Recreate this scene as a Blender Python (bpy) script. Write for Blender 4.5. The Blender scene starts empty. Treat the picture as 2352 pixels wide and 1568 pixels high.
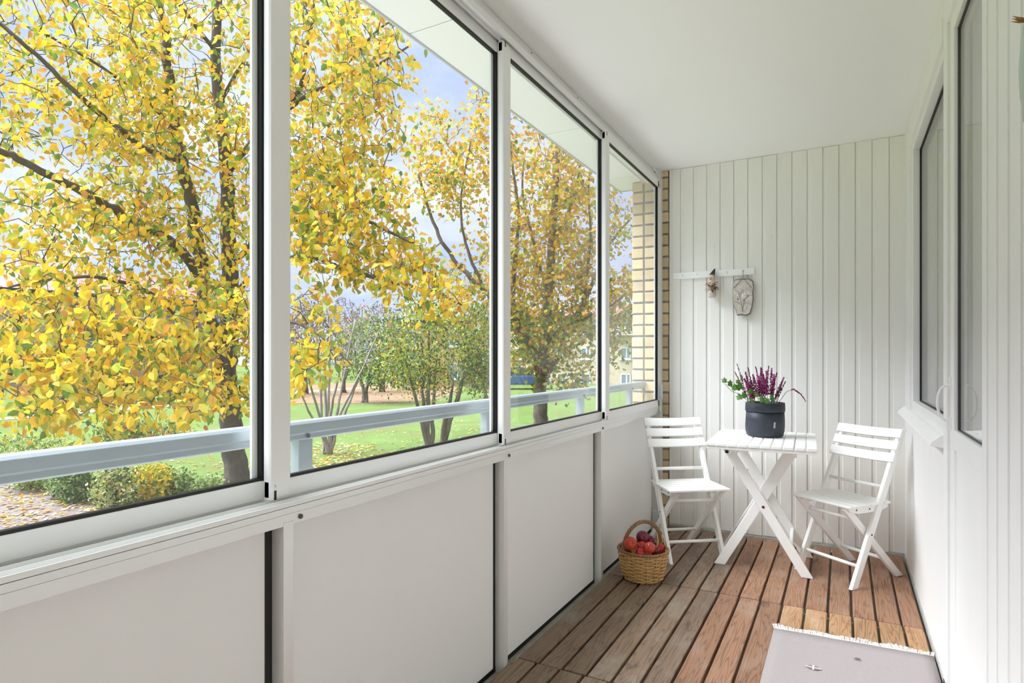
import bpy, bmesh, math, random
import numpy as np
from mathutils import Vector, Matrix, Quaternion

random.seed(7)
rng = np.random.default_rng(11)
scene = bpy.context.scene
col = scene.collection

# ------------------------------------------------------------------ camera
F_PX, VPX, HOR, CAM_H = 1380.0, 1938.0, 822.0, 1.17        # pixels of the 2352x1568 frame
TH = math.atan((VPX - 1176) / F_PX)
SN, CS = math.sin(TH), math.cos(TH)
cam_d = bpy.data.cameras.new('camera')
cam = bpy.data.objects.new('camera', cam_d)
col.objects.link(cam)
cam.location = (0, 0, CAM_H)
cam.rotation_euler = (math.pi / 2, 0, TH)
cam_d.sensor_width = 36
cam_d.sensor_fit = 'HORIZONTAL'
cam_d.lens = F_PX / 2352 * 36
cam_d.shift_y = (HOR - 784) / 2352
cam_d.clip_start = 0.02
cam_d.clip_end = 600
scene.camera = cam

# ------------------------------------------------------------------ world, sun, exposure
SKY_STRENGTH, SUN_STRENGTH, EXPOSURE = 0.485, 6.7, 1.40
world = bpy.data.worlds.new('sky')
scene.world = world
world.use_nodes = True
wt = world.node_tree
wt.nodes.clear()
w_out = wt.nodes.new('ShaderNodeOutputWorld')
w_bg = wt.nodes.new('ShaderNodeBackground')
w_tc = wt.nodes.new('ShaderNodeTexCoord')
w_map = wt.nodes.new('ShaderNodeMapping')
w_map.inputs['Scale'].default_value = (1.0, 1.0, 3.2)
w_n = wt.nodes.new('ShaderNodeTexNoise')
w_n.inputs['Scale'].default_value = 2.6
w_n.inputs['Detail'].default_value = 7
w_n.inputs['Roughness'].default_value = 0.62
w_r = wt.nodes.new('ShaderNodeValToRGB')
w_r.color_ramp.elements[0].position = 0.40
w_r.color_ramp.elements[0].color = (0.50, 0.60, 0.95, 1)
w_r.color_ramp.elements[1].position = 0.66
w_r.color_ramp.elements[1].color = (0.86, 0.89, 1.0, 1)
wt.links.new(w_tc.outputs['Generated'], w_map.inputs['Vector'])
wt.links.new(w_map.outputs['Vector'], w_n.inputs['Vector'])
wt.links.new(w_n.outputs['Fac'], w_r.inputs['Fac'])
wt.links.new(w_r.outputs['Color'], w_bg.inputs['Color'])
w_bg.inputs['Strength'].default_value = SKY_STRENGTH
wt.links.new(w_bg.outputs['Background'], w_out.inputs['Surface'])

sun_d = bpy.data.lights.new('sun_offscreen', 'SUN')
sun_d.energy = SUN_STRENGTH
sun_d.angle = math.radians(62)            # veiled by thin cloud
sun_d.color = (0.90, 0.94, 1.0)
sun = bpy.data.objects.new('sun_offscreen', sun_d)
col.objects.link(sun)
sun.rotation_euler = Vector((0.43, 0.24, -0.87)).to_track_quat('-Z', 'Y').to_euler()

scene.cycles.max_bounces = 20
scene.cycles.diffuse_bounces = 14
scene.cycles.transparent_max_bounces = 24
scene.view_settings.view_transform = 'Standard'
scene.view_settings.look = 'None'
scene.view_settings.gamma = 1.0
scene.view_settings.exposure = EXPOSURE
scene.view_settings.use_curve_mapping = False

# ------------------------------------------------------------------ pixel helpers
def ray(px):
    u = (px - 1176) / F_PX
    return -SN + u * CS, CS + u * SN
def on_z(px, py, z=0.0):
    Z = F_PX * (CAM_H - z) / (py - HOR)
    a, b = ray(px)
    return Vector((Z * a, Z * b, z))
def on_x(px, py, x):
    a, b = ray(px)
    Z = x / a
    return Vector((x, Z * b, CAM_H - (py - HOR) * Z / F_PX))
def on_y(px, py, y):
    a, b = ray(px)
    Z = y / b
    return Vector((Z * a, y, CAM_H - (py - HOR) * Z / F_PX))
def at(px, py, Z):
    a, b = ray(px)
    return Vector((Z * a, Z * b, CAM_H - (py - HOR) * Z / F_PX))

# ------------------------------------------------------------------ materials
def mat(name, color, rough=0.6, metal=0.0, spec=0.5, noise=None, bump=None, stretch=(1, 1, 1), alt=None, coord='Object', obj_var=0.0):
    """noise = (scale, amount) colour mottling towards alt; bump = (scale, strength)"""
    m = bpy.data.materials.new(name)
    m.use_nodes = True
    nt = m.node_tree
    b = nt.nodes['Principled BSDF']
    b.inputs['Base Color'].default_value = (*color, 1)
    b.inputs['Roughness'].default_value = rough
    b.inputs['Metallic'].default_value = metal
    b.inputs['Specular IOR Level'].default_value = spec
    if noise or bump:
        tc = nt.nodes.new('ShaderNodeTexCoord')
        mp = nt.nodes.new('ShaderNodeMapping')
        mp.inputs['Scale'].default_value = stretch
        nt.links.new(tc.outputs[coord], mp.inputs['Vector'])
    last = None
    if noise:
        n = nt.nodes.new('ShaderNodeTexNoise')
        n.inputs['Scale'].default_value = noise[0]
        n.inputs['Detail'].default_value = 6
        n.inputs['Roughness'].default_value = 0.65
        nt.links.new(mp.outputs['Vector'], n.inputs['Vector'])
        r = nt.nodes.new('ShaderNodeValToRGB')
        a = alt or tuple(c * (1 - noise[1]) for c in color)
        r.color_ramp.elements[0].position = 0.35
        r.color_ramp.elements[0].color = (*a, 1)
        r.color_ramp.elements[1].position = 0.65
        r.color_ramp.elements[1].color = (*color, 1)
        nt.links.new(n.outputs['Fac'], r.inputs['Fac'])
        last = r.outputs['Color']
        nt.links.new(last, b.inputs['Base Color'])
    if obj_var:
        oi = nt.nodes.new('ShaderNodeObjectInfo')
        mr = nt.nodes.new('ShaderNodeMapRange')
        mr.inputs['To Min'].default_value = 1 - obj_var
        mr.inputs['To Max'].default_value = 1 + obj_var
        nt.links.new(oi.outputs['Random'], mr.inputs['Value'])
        hs = nt.nodes.new('ShaderNodeHueSaturation')
        nt.links.new(mr.outputs['Result'], hs.inputs['Value'])
        if last:
            nt.links.new(last, hs.inputs['Color'])
        else:
            hs.inputs['Color'].default_value = (*color, 1)
        nt.links.new(hs.outputs['Color'], b.inputs['Base Color'])
    if bump:
        n2 = nt.nodes.new('ShaderNodeTexNoise')
        n2.inputs['Scale'].default_value = bump[0]
        n2.inputs['Detail'].default_value = 4
        nt.links.new(mp.outputs['Vector'], n2.inputs['Vector'])
        bp = nt.nodes.new('ShaderNodeBump')
        bp.inputs['Strength'].default_value = bump[1]
        bp.inputs['Distance'].default_value = 0.004
        nt.links.new(n2.outputs['Fac'], bp.inputs['Height'])
        nt.links.new(bp.outputs['Normal'], b.inputs['Normal'])
    return m

def leaf_mat(name, color, trans=0.5, rough=0.55):
    m = bpy.data.materials.new(name)
    m.use_nodes = True
    nt = m.node_tree
    nt.nodes.clear()
    o = nt.nodes.new('ShaderNodeOutputMaterial')
    d = nt.nodes.new('ShaderNodeBsdfPrincipled')
    d.inputs['Base Color'].default_value = (*color, 1)
    d.inputs['Roughness'].default_value = rough
    d.inputs['Specular IOR Level'].default_value = 0.3
    t = nt.nodes.new('ShaderNodeBsdfTranslucent')
    t.inputs['Color'].default_value = (*color, 1)
    mx = nt.nodes.new('ShaderNodeMixShader')
    mx.inputs[0].default_value = trans
    nt.links.new(d.outputs[0], mx.inputs[1])
    nt.links.new(t.outputs[0], mx.inputs[2])
    nt.links.new(mx.outputs[0], o.inputs[0])
    return m

def glass_mat(name, tint=(0.985, 0.995, 0.99), ior=1.5):
    m = bpy.data.materials.new(name)
    m.use_nodes = True
    nt = m.node_tree
    nt.nodes.clear()
    o = nt.nodes.new('ShaderNodeOutputMaterial')
    t = nt.nodes.new('ShaderNodeBsdfTransparent')
    t.inputs['Color'].default_value = (*tint, 1)
    g = nt.nodes.new('ShaderNodeBsdfGlossy')
    g.inputs['Roughness'].default_value = 0.0
    lw = nt.nodes.new('ShaderNodeLayerWeight')          # Schlick reflectance, the same from both faces of the pane
    lw.inputs['Blend'].default_value = 0.5
    pw = nt.nodes.new('ShaderNodeMath')
    pw.operation = 'POWER'
    pw.inputs[1].default_value = 5.0
    nt.links.new(lw.outputs['Facing'], pw.inputs[0])
    fr = nt.nodes.new('ShaderNodeMapRange')
    fr.inputs['To Min'].default_value = ((ior - 1) / (ior + 1)) ** 2
    fr.inputs['To Max'].default_value = 1.0
    nt.links.new(pw.outputs[0], fr.inputs['Value'])
    mx = nt.nodes.new('ShaderNodeMixShader')
    nt.links.new(fr.outputs[0], mx.inputs[0])
    nt.links.new(t.outputs[0], mx.inputs[1])
    nt.links.new(g.outputs[0], mx.inputs[2])
    nt.links.new(mx.outputs[0], o.inputs[0])
    return m

def wood_mat(name, base, dark, pale, seed):
    """weathered decking: grain figure along the board, cloudy staining, per-board shift"""
    m = bpy.data.materials.new(name)
    m.use_nodes = True
    nt = m.node_tree
    b = nt.nodes['Principled BSDF']
    b.inputs['Roughness'].default_value = 0.62
    b.inputs['Specular IOR Level'].default_value = 0.35
    L = nt.links.new
    tc = nt.nodes.new('ShaderNodeTexCoord')
    oi = nt.nodes.new('ShaderNodeObjectInfo')
    add = nt.nodes.new('ShaderNodeVectorMath')
    add.operation = 'ADD'
    sc = nt.nodes.new('ShaderNodeVectorMath')
    sc.operation = 'SCALE'
    sc.inputs[0].default_value = (17.0 + seed, 31.0, 11.0)
    L(oi.outputs['Random'], sc.inputs['Scale'])
    L(tc.outputs['Object'], add.inputs[0])
    L(sc.outputs[0], add.inputs[1])
    mp = nt.nodes.new('ShaderNodeMapping')
    mp.inputs['Scale'].default_value = (15, .8, 1)
    L(add.outputs[0], mp.inputs['Vector'])
    n1 = nt.nodes.new('ShaderNodeTexNoise')
    n1.inputs['Scale'].default_value = 1.3
    n1.inputs['Detail'].default_value = 2
    L(mp.outputs[0], n1.inputs['Vector'])
    mul = nt.nodes.new('ShaderNodeMath')
    mul.operation = 'MULTIPLY'
    mul.inputs[1].default_value = 95
    L(n1.outputs['Fac'], mul.inputs[0])
    si = nt.nodes.new('ShaderNodeMath')
    si.operation = 'SINE'
    L(mul.outputs[0], si.inputs[0])
    gr = nt.nodes.new('ShaderNodeValToRGB')
    gr.color_ramp.elements[0].position = 0.35
    gr.color_ramp.elements[0].color = (*base, 1)
    gr.color_ramp.elements[1].position = 1.0
    gr.color_ramp.elements[1].color = tuple(x * 0.62 for x in base) + (1,)
    L(si.outputs[0], gr.inputs['Fac'])
    n2 = nt.nodes.new('ShaderNodeTexNoise')
    n2.inputs['Scale'].default_value = 5.5
    n2.inputs['Detail'].default_value = 6
    n2.inputs['Roughness'].default_value = 0.7
    mp2 = nt.nodes.new('ShaderNodeMapping')
    mp2.inputs['Scale'].default_value = (1.6, 0.7, 1)
    L(add.outputs[0], mp2.inputs['Vector'])
    L(mp2.outputs[0], n2.inputs['Vector'])
    rp = nt.nodes.new('ShaderNodeValToRGB')
    rp.color_ramp.elements[0].position = 0.50
    rp.color_ramp.elements[0].color = (0, 0, 0, 1)
    rp.color_ramp.elements[1].position = 0.72
    rp.color_ramp.elements[1].color = (1, 1, 1, 1)
    L(n2.outputs['Fac'], rp.inputs['Fac'])
    mx = nt.nodes.new('ShaderNodeMix')
    mx.data_type = 'RGBA'
    L(rp.outputs['Color'], mx.inputs['Factor'])
    L(gr.outputs['Color'], mx.inputs['A'])
    mx.inputs['B'].default_value = (*pale, 1)
    rd = nt.nodes.new('ShaderNodeValToRGB')
    rd.color_ramp.elements[0].position = 0.28
    rd.color_ramp.elements[0].color = (1, 1, 1, 1)
    rd.color_ramp.elements[1].position = 0.40
    rd.color_ramp.elements[1].color = (0, 0, 0, 1)
    L(n2.outputs['Fac'], rd.inputs['Fac'])
    mx2 = nt.nodes.new('ShaderNodeMix')
    mx2.data_type = 'RGBA'
    L(rd.outputs['Color'], mx2.inputs['Factor'])
    L(mx.outputs['Result'], mx2.inputs['A'])
    mx2.inputs['B'].default_value = (*dark, 1)
    hs = nt.nodes.new('ShaderNodeHueSaturation')
    mr = nt.nodes.new('ShaderNodeMapRange')
    mr.inputs['To Min'].default_value = 0.82
    mr.inputs['To Max'].default_value = 1.18
    L(oi.outputs['Random'], mr.inputs['Value'])
    L(mr.outputs[0], hs.inputs['Value'])
    L(mx2.outputs['Result'], hs.inputs['Color'])
    L(hs.outputs[0], b.inputs['Base Color'])
    bp = nt.nodes.new('ShaderNodeBump')
    bp.inputs['Strength'].default_value = 0.25
    bp.inputs['Distance'].default_value = 0.002
    L(si.outputs[0], bp.inputs['Height'])
    L(bp.outputs[0], b.inputs['Normal'])
    return m

M = {}
M['paint'] = mat('white_paint', (0.88, 0.87, 0.85), 0.5, noise=(6, 0.03), bump=(60, 0.08), stretch=(1, 1, .25))
M['board_paint'] = mat('cream_board_paint', (0.89, 0.875, 0.835), 0.48, noise=(7, 0.04), bump=(90, 0.16), stretch=(1, 1, .18), obj_var=0.015)
M['ceiling'] = mat('ceiling_paint', (0.92, 0.915, 0.90), 0.8, bump=(220, 0.06))
M['panel'] = mat('parapet_panel', (0.87, 0.87, 0.865), 0.45, bump=(350, 0.03))
M['alu'] = mat('light_aluminium', (0.80, 0.80, 0.79), 0.33, metal=0.25, bump=(400, 0.02))
M['alu_grey'] = mat('grey_aluminium', (0.56, 0.57, 0.575), 0.4, metal=0.35)
M['sash'] = mat('white_sash', (0.86, 0.86, 0.855), 0.35)
M['rubber'] = mat('black_rubber', (0.008, 0.008, 0.009), 0.55)
M['glass'] = glass_mat('clear_glass')
M['glass_room'] = glass_mat('window_glass', (0.985, 0.99, 0.985), 2.0)
M['screw'] = mat('dark_screw', (0.10, 0.10, 0.10), 0.4, metal=0.6)
M['steel'] = mat('bright_steel', (0.62, 0.63, 0.65), 0.3, metal=0.8)
M['galv'] = mat('galvanised_rail', (0.36, 0.41, 0.44), 0.42, metal=0.45, noise=(9, 0.12), stretch=(1, .4, 1))
M['brick'] = mat('yellow_brick', (0.72, 0.57, 0.34), 0.85, noise=(14, 0.15), alt=(0.62, 0.50, 0.33), bump=(60, 0.5), obj_var=0.13)
M['mortar'] = mat('grey_mortar', (0.34, 0.33, 0.31), 0.95, noise=(30, 0.25), bump=(80, 0.5))
M['concrete'] = mat('grey_concrete', (0.46, 0.45, 0.41), 0.9, noise=(14, 0.25), bump=(60, 0.4))
M['soffit_p'] = mat('soffit_panel_paint', (0.80, 0.80, 0.78), 0.6)
M['furn'] = mat('white_furniture_paint', (0.92, 0.92, 0.905), 0.38, bump=(120, 0.05))
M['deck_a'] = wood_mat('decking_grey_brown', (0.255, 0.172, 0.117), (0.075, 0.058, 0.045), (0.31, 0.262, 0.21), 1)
M['deck_b'] = wood_mat('decking_red_brown', (0.31, 0.165, 0.098), (0.10, 0.058, 0.038), (0.35, 0.235, 0.17), 2)
M['deck_c'] = wood_mat('decking_orange', (0.40, 0.225, 0.115), (0.15, 0.08, 0.045), (0.47, 0.315, 0.20), 3)

# ------------------------------------------------------------------ mesh builder
class MB:
    def __init__(self):
        self.v, self.f, self.m = [], [], []
    def add(self, vs, fs, mi=0):
        o = len(self.v)
        self.v += [tuple(p) for p in vs]
        self.f += [tuple(i + o for i in q) for q in fs]
        self.m += [mi] * len(fs)
        return self
    def box(self, x0, x1, y0, y1, z0, z1, mi=0):
        x0, x1 = min(x0, x1), max(x0, x1)
        y0, y1 = min(y0, y1), max(y0, y1)
        z0, z1 = min(z0, z1), max(z0, z1)
        vs = [(x, y, z) for z in (z0, z1) for y in (y0, y1) for x in (x0, x1)]
        return self.add(vs, [(0, 2, 3, 1), (4, 5, 7, 6), (0, 1, 5, 4), (2, 6, 7, 3), (0, 4, 6, 2), (1, 3, 7, 5)], mi)
    def bar(self, p, q, side, w, t, mi=0, flat=None):
        """rectangular bar p->q; w across `side`, t across the third axis; flat=z cuts nothing"""
        p, q, side = Vector(p), Vector(q), Vector(side).normalized()
        d = (q - p).normalized()
        side = (side - d * side.dot(d)).normalized()
        n = d.cross(side)
        vs = []
        for e in (p, q):
            for a, b in ((-1, -1), (1, -1), (1, 1), (-1, 1)):
                vs.append(e + side * (a * w / 2) + n * (b * t / 2))
        return self.add(vs, [(3, 2, 1, 0), (4, 5, 6, 7), (0, 1, 5, 4), (1, 2, 6, 5), (2, 3, 7, 6), (3, 0, 4, 7)], mi)
    def prism(self, poly, axis, a0, a1, mi=0):
        """extrude a 2-D polygon along axis ('x','y','z')"""
        n = len(poly)
        def P(q, a):
            u, w = q
            return {'x': (a, u, w), 'y': (u, a, w), 'z': (u, w, a)}[axis]
        vs = [P(q, a0) for q in poly] + [P(q, a1) for q in poly]
        fs = [tuple(range(n))[::-1], tuple(range(n, 2 * n))]
        fs += [(i, (i + 1) % n, n + (i + 1) % n, n + i) for i in range(n)]
        return self.add(vs, fs, mi)
    def tube(self, pts, rad, n=6, mi=0, closed=False, caps=True):
        pts = [Vector(p) for p in pts]
        if not hasattr(rad, '__len__'):
            rad = [rad] * len(pts)
        k = len(pts)
        tang = []
        for i in range(k):
            a = pts[(i - 1) % k] if closed or i > 0 else pts[i]
            b = pts[(i + 1) % k] if closed or i < k - 1 else pts[i]
            tang.append((b - a).normalized() if (b - a).length > 1e-9 else Vector((0, 0, 1)))
        ref = Vector((0, 0, 1)) if abs(tang[0].z) < 0.9 else Vector((1, 0, 0))
        nrm = (ref - tang[0] * ref.dot(tang[0])).normalized()
        vs = []
        for i in range(k):
            nrm = (nrm - tang[i] * nrm.dot(tang[i]))
            nrm = nrm.normalized() if nrm.length > 1e-6 else tang[i].orthogonal().normalized()
            bi = tang[i].cross(nrm)
            for j in range(n):
                a = 2 * math.pi * j / n
                vs.append(pts[i] + (nrm * math.cos(a) + bi * math.sin(a)) * rad[i])
        fs = []
        for i in range(k if closed else k - 1):
            i2 = (i + 1) % k
            for j in range(n):
                j2 = (j + 1) % n
                fs.append((i * n + j, i * n + j2, i2 * n + j2, i2 * n + j))
        if not closed and caps:
            fs.append(tuple(range(n))[::-1])
            fs.append(tuple((k - 1) * n + j for j in range(n)))
        return self.add(vs, fs, mi)
    def lathe(self, prof, n=24, c=(0, 0, 0), mi=0, wob=None):
        vs, fs = [], []
        for i, (r, z) in enumerate(prof):
            for j in range(n):
                a = 2 * math.pi * j / n
                rr = r * (1 + (wob(a, z) if wob else 0))
                vs.append((c[0] + rr * math.cos(a), c[1] + rr * math.sin(a), c[2] + z))
        for i in range(len(prof) - 1):
            for j in range(n):
                j2 = (j + 1) % n
                fs.append((i * n + j, i * n + j2, (i + 1) * n + j2, (i + 1) * n + j))
        if prof[0][0] > 1e-5:
            fs.append(tuple(range(n))[::-1])
        if prof[-1][0] > 1e-5:
            k = (len(prof) - 1) * n
            fs.append(tuple(k + j for j in range(n)))
        return self.add(vs, fs, mi)
    def ball(self, c, r, n=10, sc=(1, 1, 1), mi=0):
        prof = [(r * math.sin(math.pi * i / n) + 1e-6, -r * math.cos(math.pi * i / n)) for i in range(n + 1)]
        vs0 = len(self.v)
        self.lathe(prof, n + 2, (0, 0, 0), mi)
        for i in range(vs0, len(self.v)):
            x, y, z = self.v[i]
            self.v[i] = (c[0] + x * sc[0], c[1] + y * sc[1], c[2] + z * sc[2])
        return self
    def build(self, name, mats, parent=None, smooth=False, bevel=0.0, loc=None):
        me = bpy.data.meshes.new(name)
        me.from_pydata(self.v, [], self.f)
        if not isinstance(mats, (list, tuple)):
            mats = [mats]
        for mm in mats:
            me.materials.append(M[mm] if isinstance(mm, str) else mm)
        if len(mats) > 1:
            me.polygons.foreach_set('material_index', self.m)
        if smooth:
            me.polygons.foreach_set('use_smooth', [True] * len(me.polygons))
        me.update()
        return link(name, me, parent, bevel, loc)

def link(name, me, parent=None, bevel=0.0, loc=None):
    o = bpy.data.objects.new(name, me)
    col.objects.link(o)
    if parent is not None:
        o.parent = parent
    if loc is not None:
        o.location = loc
    if bevel:
        bv = o.modifiers.new('bevel', 'BEVEL')
        bv.width = bevel
        bv.segments = 2
        bv.limit_method = 'ANGLE'
    return o

def tag(o, label, cat=None, group=None, kind=None):
    o['label'] = label
    if cat:
        o['category'] = cat
    if group:
        o['group'] = group
    if kind:
        o['kind'] = kind
    return o

def thing(name, label, cat, loc=(0, 0, 0), rz=0.0, group=None, kind=None):
    o = bpy.data.objects.new(name, None)
    o.empty_display_size = 0.1
    col.objects.link(o)
    o.location = loc
    o.rotation_euler = (0, 0, rz)
    return tag(o, label, cat, group, kind)

def struct(o, label, cat=None):
    return tag(o, label, cat, None, 'structure')

# ================================================================== THE ROOM
YB, XW, ZC, YN = 4.252, 0.319, 2.497, -5.4
GZ = -0.90                                             # garden level

# floor: concrete slab with decking boards laid on it
floor = MB().box(-1.34, 0.9, YN - 0.1, 4.40, -0.23, -0.03).build('floor', 'concrete')
struct(floor, 'wooden decking floor of narrow weathered boards on concrete')
PITCH, X0 = 0.0965, -1.122
rows = [(3.128, 4.20), (2.085, 3.12), (1.035, 2.078), (-0.02, 1.028), (-1.08, -0.027), (-2.15, -1.087), (-3.2, -2.157), (-4.25, -3.207), (-5.3, -4.257)]
deck_mesh = {}
for r, (ya, yb) in enumerate(rows):
    dx = [0.0, 0.004, -0.003, 0.002, 0.0, 0.003][r % 6]
    for k in range(15):
        xa = X0 + k * PITCH + dx
        xb = xa + PITCH - 0.0105
        if k == 14:
            xb = min(xb, 0.302)
        y0, y1 = ya, yb
        if k < 2 and r == 2:
            y0 += 0.30
        if k < 2 and r == 3:
            y1 += 0.30
        if k < 2 and r == 1:
            y0 = 2.085
        y0 += random.uniform(-.004, .004) * (r > 0)
        skew = 0.012 * (k - 7) / 7
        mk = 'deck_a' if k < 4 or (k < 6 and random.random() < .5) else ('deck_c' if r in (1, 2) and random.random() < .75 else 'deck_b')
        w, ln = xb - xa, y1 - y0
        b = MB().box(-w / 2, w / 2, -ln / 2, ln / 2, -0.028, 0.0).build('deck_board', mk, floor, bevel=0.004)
        b.location = ((xa + xb) / 2, (y0 + y1) / 2 + skew, random.uniform(-.0015, .0))

# ceiling
ceil = MB().box(-1.176, 0.9, YN - 0.1, 4.42, ZC, ZC + 0.2).build('ceiling', 'ceiling')
struct(ceil, 'flat white painted balcony ceiling')

# far wall with vertical cladding boards
wall_back = MB().box(-1.082, 0.9, YB + 0.012, 4.42, -0.03, ZC).build('wall_back', 'board_paint')
struct(wall_back, 'far end wall clad in cream vertical boards')
bx = [-1.0805] + [-1.001 + 0.0886 * i for i in range(15)] + [0.330]
for i in range(len(bx) - 1):
    x0, x1 = bx[i] + 0.0012, bx[i + 1] - 0.0012
    ztop = ZC - random.uniform(0.001, 0.006)
    zb = 0.004 + random.uniform(0, 0.006)
    poly = [(x0, YB + .0125), (x0, YB + .0045), (x0 + .019, YB + .0045), (x0 + .022, YB), (x1 - .003, YB), (x1, YB + .003), (x1, YB + .0125)]
    if x1 - x0 < 0.05:
        poly = [(x0, YB + .0125), (x0, YB), (x1, YB), (x1, YB + .0125)]
    MB().prism(poly, 'z', zb, ztop).build('wall_board', 'board_paint', wall_back)
base = MB().box(-1.08, 0.315, YB - 0.012, YB + 0.03, -0.03, -0.004).build('baseboard_back', 'concrete')
struct(base, 'narrow grey concrete strip under the cream boards')

# yellow brick corner of the facade, inside and outside the glazing
pier = MB().box(-1.342, -1.088, YB + 0.010, 4.40, GZ, ZC + 0.1).build('wall_corner', 'mortar')
struct(pier, 'yellow brick corner wall at the end of the glazing')
brick_a = None
for k in range(33):
    z0 = ZC - 0.052 - 0.0802 * k + 0.012
    if z0 < -0.12:
        break
    for c, (xa, xb) in enumerate(((-1.349, -1.268), (-1.2555, -1.086))):
        j = random.uniform(-.003, .003)
        z1 = min(z0 + 0.066, ZC - .001)
        b = MB().box(xa + j * (c == 0), xb + j * (c == 1), YB + random.uniform(-.002, .003), YB + .1, z0 + j * .4, z1 + j * .4).build('brick', 'brick', pier, bevel=.004)

# ------------------------------------------------------------------ parapet (left wall below the glazing)
wl = MB()
wl.box(-1.215, -1.19, YN, 4.20, -0.03, 0.80)
wall_left = wl.build('wall_left', 'alu_grey')
struct(wall_left, 'low parapet wall of smooth white panels between grey posts')
XP, XF = -1.163, -1.128
posts = [-5.32, -4.22, -3.18, -2.14, -1.10, -0.075, 0.956, 1.981, 3.022, 4.165]
for i, y in enumerate(posts[:-1]):
    y2 = posts[i + 1]
    MB().box(XP - .02, XP, y + .012, y2 - .024, -0.006, 0.80).build('parapet_panel', 'panel', wall_left)
    MB().box(XP - .02, XP - .004, y2 - .024, y2 - .0, -0.03, 0.80).build('panel_gasket', 'rubber', wall_left)
    MB().box(XP - .018, XP - .003, y, y2, -0.028, -0.006).build('panel_gasket', 'rubber', wall_left)
for y in posts[:-1]:
    p = MB()
    p.box(XF - .045, XF, y, y + .029, -0.03, 0.79)
    p.build('post', 'alu', wall_left, bevel=.001)
MB().box(XF - .05, XF + .028, 4.10, 4.15, -0.03, 0.79).build('end_post', 'alu_grey', wall_left, bevel=.002)
br = MB().box(-1.16, -1.075, 4.085, 4.15, -0.03, 0.13).build('bracket', 'alu_grey', wall_left, bevel=.012)
for z in (.095, .065):
    s = MB().lathe([(.006, 0), (.006, .004), (.001, .005)], 10).build('screw', 'screw', br)
    s.location = (-1.10, 4.085, z)
    s.rotation_euler = (math.pi / 2, 0, 0)

# bottom track
tr = MB()
tr.box(XF - .0012, -1.225, YN, 4.165, 0.782, 0.8075)
tr.box(XF, -1.225, YN, 4.165, 0.8087, 0.824)
tr.box(XF - .003, -1.225, YN, 4.165, 0.807, 0.8095)
for xr in (XF, -1.156, -1.183, -1.2225):
    tr.box(xr - .0025, xr, YN, 4.165, 0.823, 0.8345)
track = tr.build('trim_1', 'alu', None)
struct(track, 'grooved pale aluminium bottom track under the sliding panes')
for i, y in enumerate([-1.05, -.02, 1.005, 2.02, 3.05]):
    s = MB().lathe([(.0058, 0), (.0058, .003), (.003, .0045), (.0005, .0046)], 12).build('screw', 'screw', track)
    s.location = (XF, y, .795)
    s.rotation_euler = (0, math.pi / 2, 0)
# top track
tt = MB()
tt.prism([(-1.130, 2.390), (-1.130, 2.417), (-1.134, 2.424), (-1.176, 2.4965), (-1.225, 2.4965), (-1.225, 2.402), (-1.134, 2.402), (-1.134, 2.390)], 'y', YN, 4.165)
for xr in (-1.158, -1.185, -1.2225):
    tt.box(xr - .0025, xr, YN, 4.165, 2.390, 2.403)
top_track = tt.build('trim_2', 'alu')
struct(top_track, 'pale aluminium top track along the ceiling edge')
for y in (.4, 1.3, 2.25, 2.75, 3.55):
    s = MB().lathe([(.004, 0), (.004, .002), (.0005, .003)], 10).build('screw', 'screw', top_track)
    s.location = (-1.150, y, 2.4515)
    s.rotation_euler = (0, math.radians(60), 0)
    s.location.x += .001

# sliding sashes
def sash(n, x, y0, y1, label, hinge=False):
    root = thing('window_%d' % n, label, None, (0, 0, 0), kind='structure')
    zb, zt, t = 0.836, 2.396, 0.011
    ya, yb = y0 + .058, y1 - .028
    MB().box(x - t, x + t, y0, y1, zb, 0.880).build('bottom_rail', 'sash', root, bevel=.002)
    MB().box(x - t, x + t, y0, y1, 2.354, zt).build('top_rail', 'sash', root, bevel=.002)
    MB().box(x - t - .004, x + t + .004, y0, y0 + .060, zb - .002, zt).build('stile', 'sash', root, bevel=.008)
    MB().box(x - t, x + t, y1 - .026, y1, zb, zt).build('stile', 'sash', root, bevel=.002)
    g = MB()
    g.box(x - .006, x + t - .003, ya, yb, 0.880, 0.8865)
    g.box(x - .006, x + t - .003, ya, yb, 2.3475, 2.354)
    g.box(x - .006, x + t - .001, yb - .007, yb + .002, 0.880, 2.354)
    g.box(x - .006, x + t - .003, ya, ya + .004, 0.880, 2.354)
    g.build('gasket', 'rubber', root)
    o = MB()
    o.box(x - t, x - .004, yb - .022, yb, 0.881, 2.353)
    o.build('outer_bead', 'sash', root)
    MB().box(x - .002, x + .002, ya - .004, yb + .004, 0.878, 2.356).build('glass_pane', 'glass', root)
    s = MB().ball((x + t + .003, y0 + .012, .868), .0045, 6, (.5, 1, 1)).build('rivet', 'steel', root, smooth=True)
    MB().box(x + t + .0035, x + t + .005, y0 + .009, y0 + .015, zb + .0, .858).build('guide_slot', 'rubber', root)
    MB().box(x + t + .0035, x + t + .005, y0 + .009, y0 + .015, 2.372, 2.392).build('guide_slot', 'rubber', root)
    return root
sash(8, -1.213, -5.32, -4.25, 'sliding glass pane at the closed end of the balcony')
sash(9, -1.187, -4.27, -3.19, 'second sliding glass pane from the closed balcony end')
sash(10, -1.160, -3.21, -2.13, 'third sliding glass pane from the closed balcony end')
sash(1, -1.187, -2.16, -1.085, 'fourth sliding glass pane from the closed balcony end')
sash(2, -1.187, -1.10, -0.05, 'sliding glass pane behind the viewer')
sash(3, -1.213, -0.09, 0.990, 'nearest sliding glass pane, looking into the yellow tree crown')
sash(4, -1.187, 0.957, 2.040, 'second sliding glass pane in front of the bare multi-stemmed shrub')
sash(5, -1.160, 2.008, 3.110, 'third sliding glass pane in front of the maple trunk')
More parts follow.
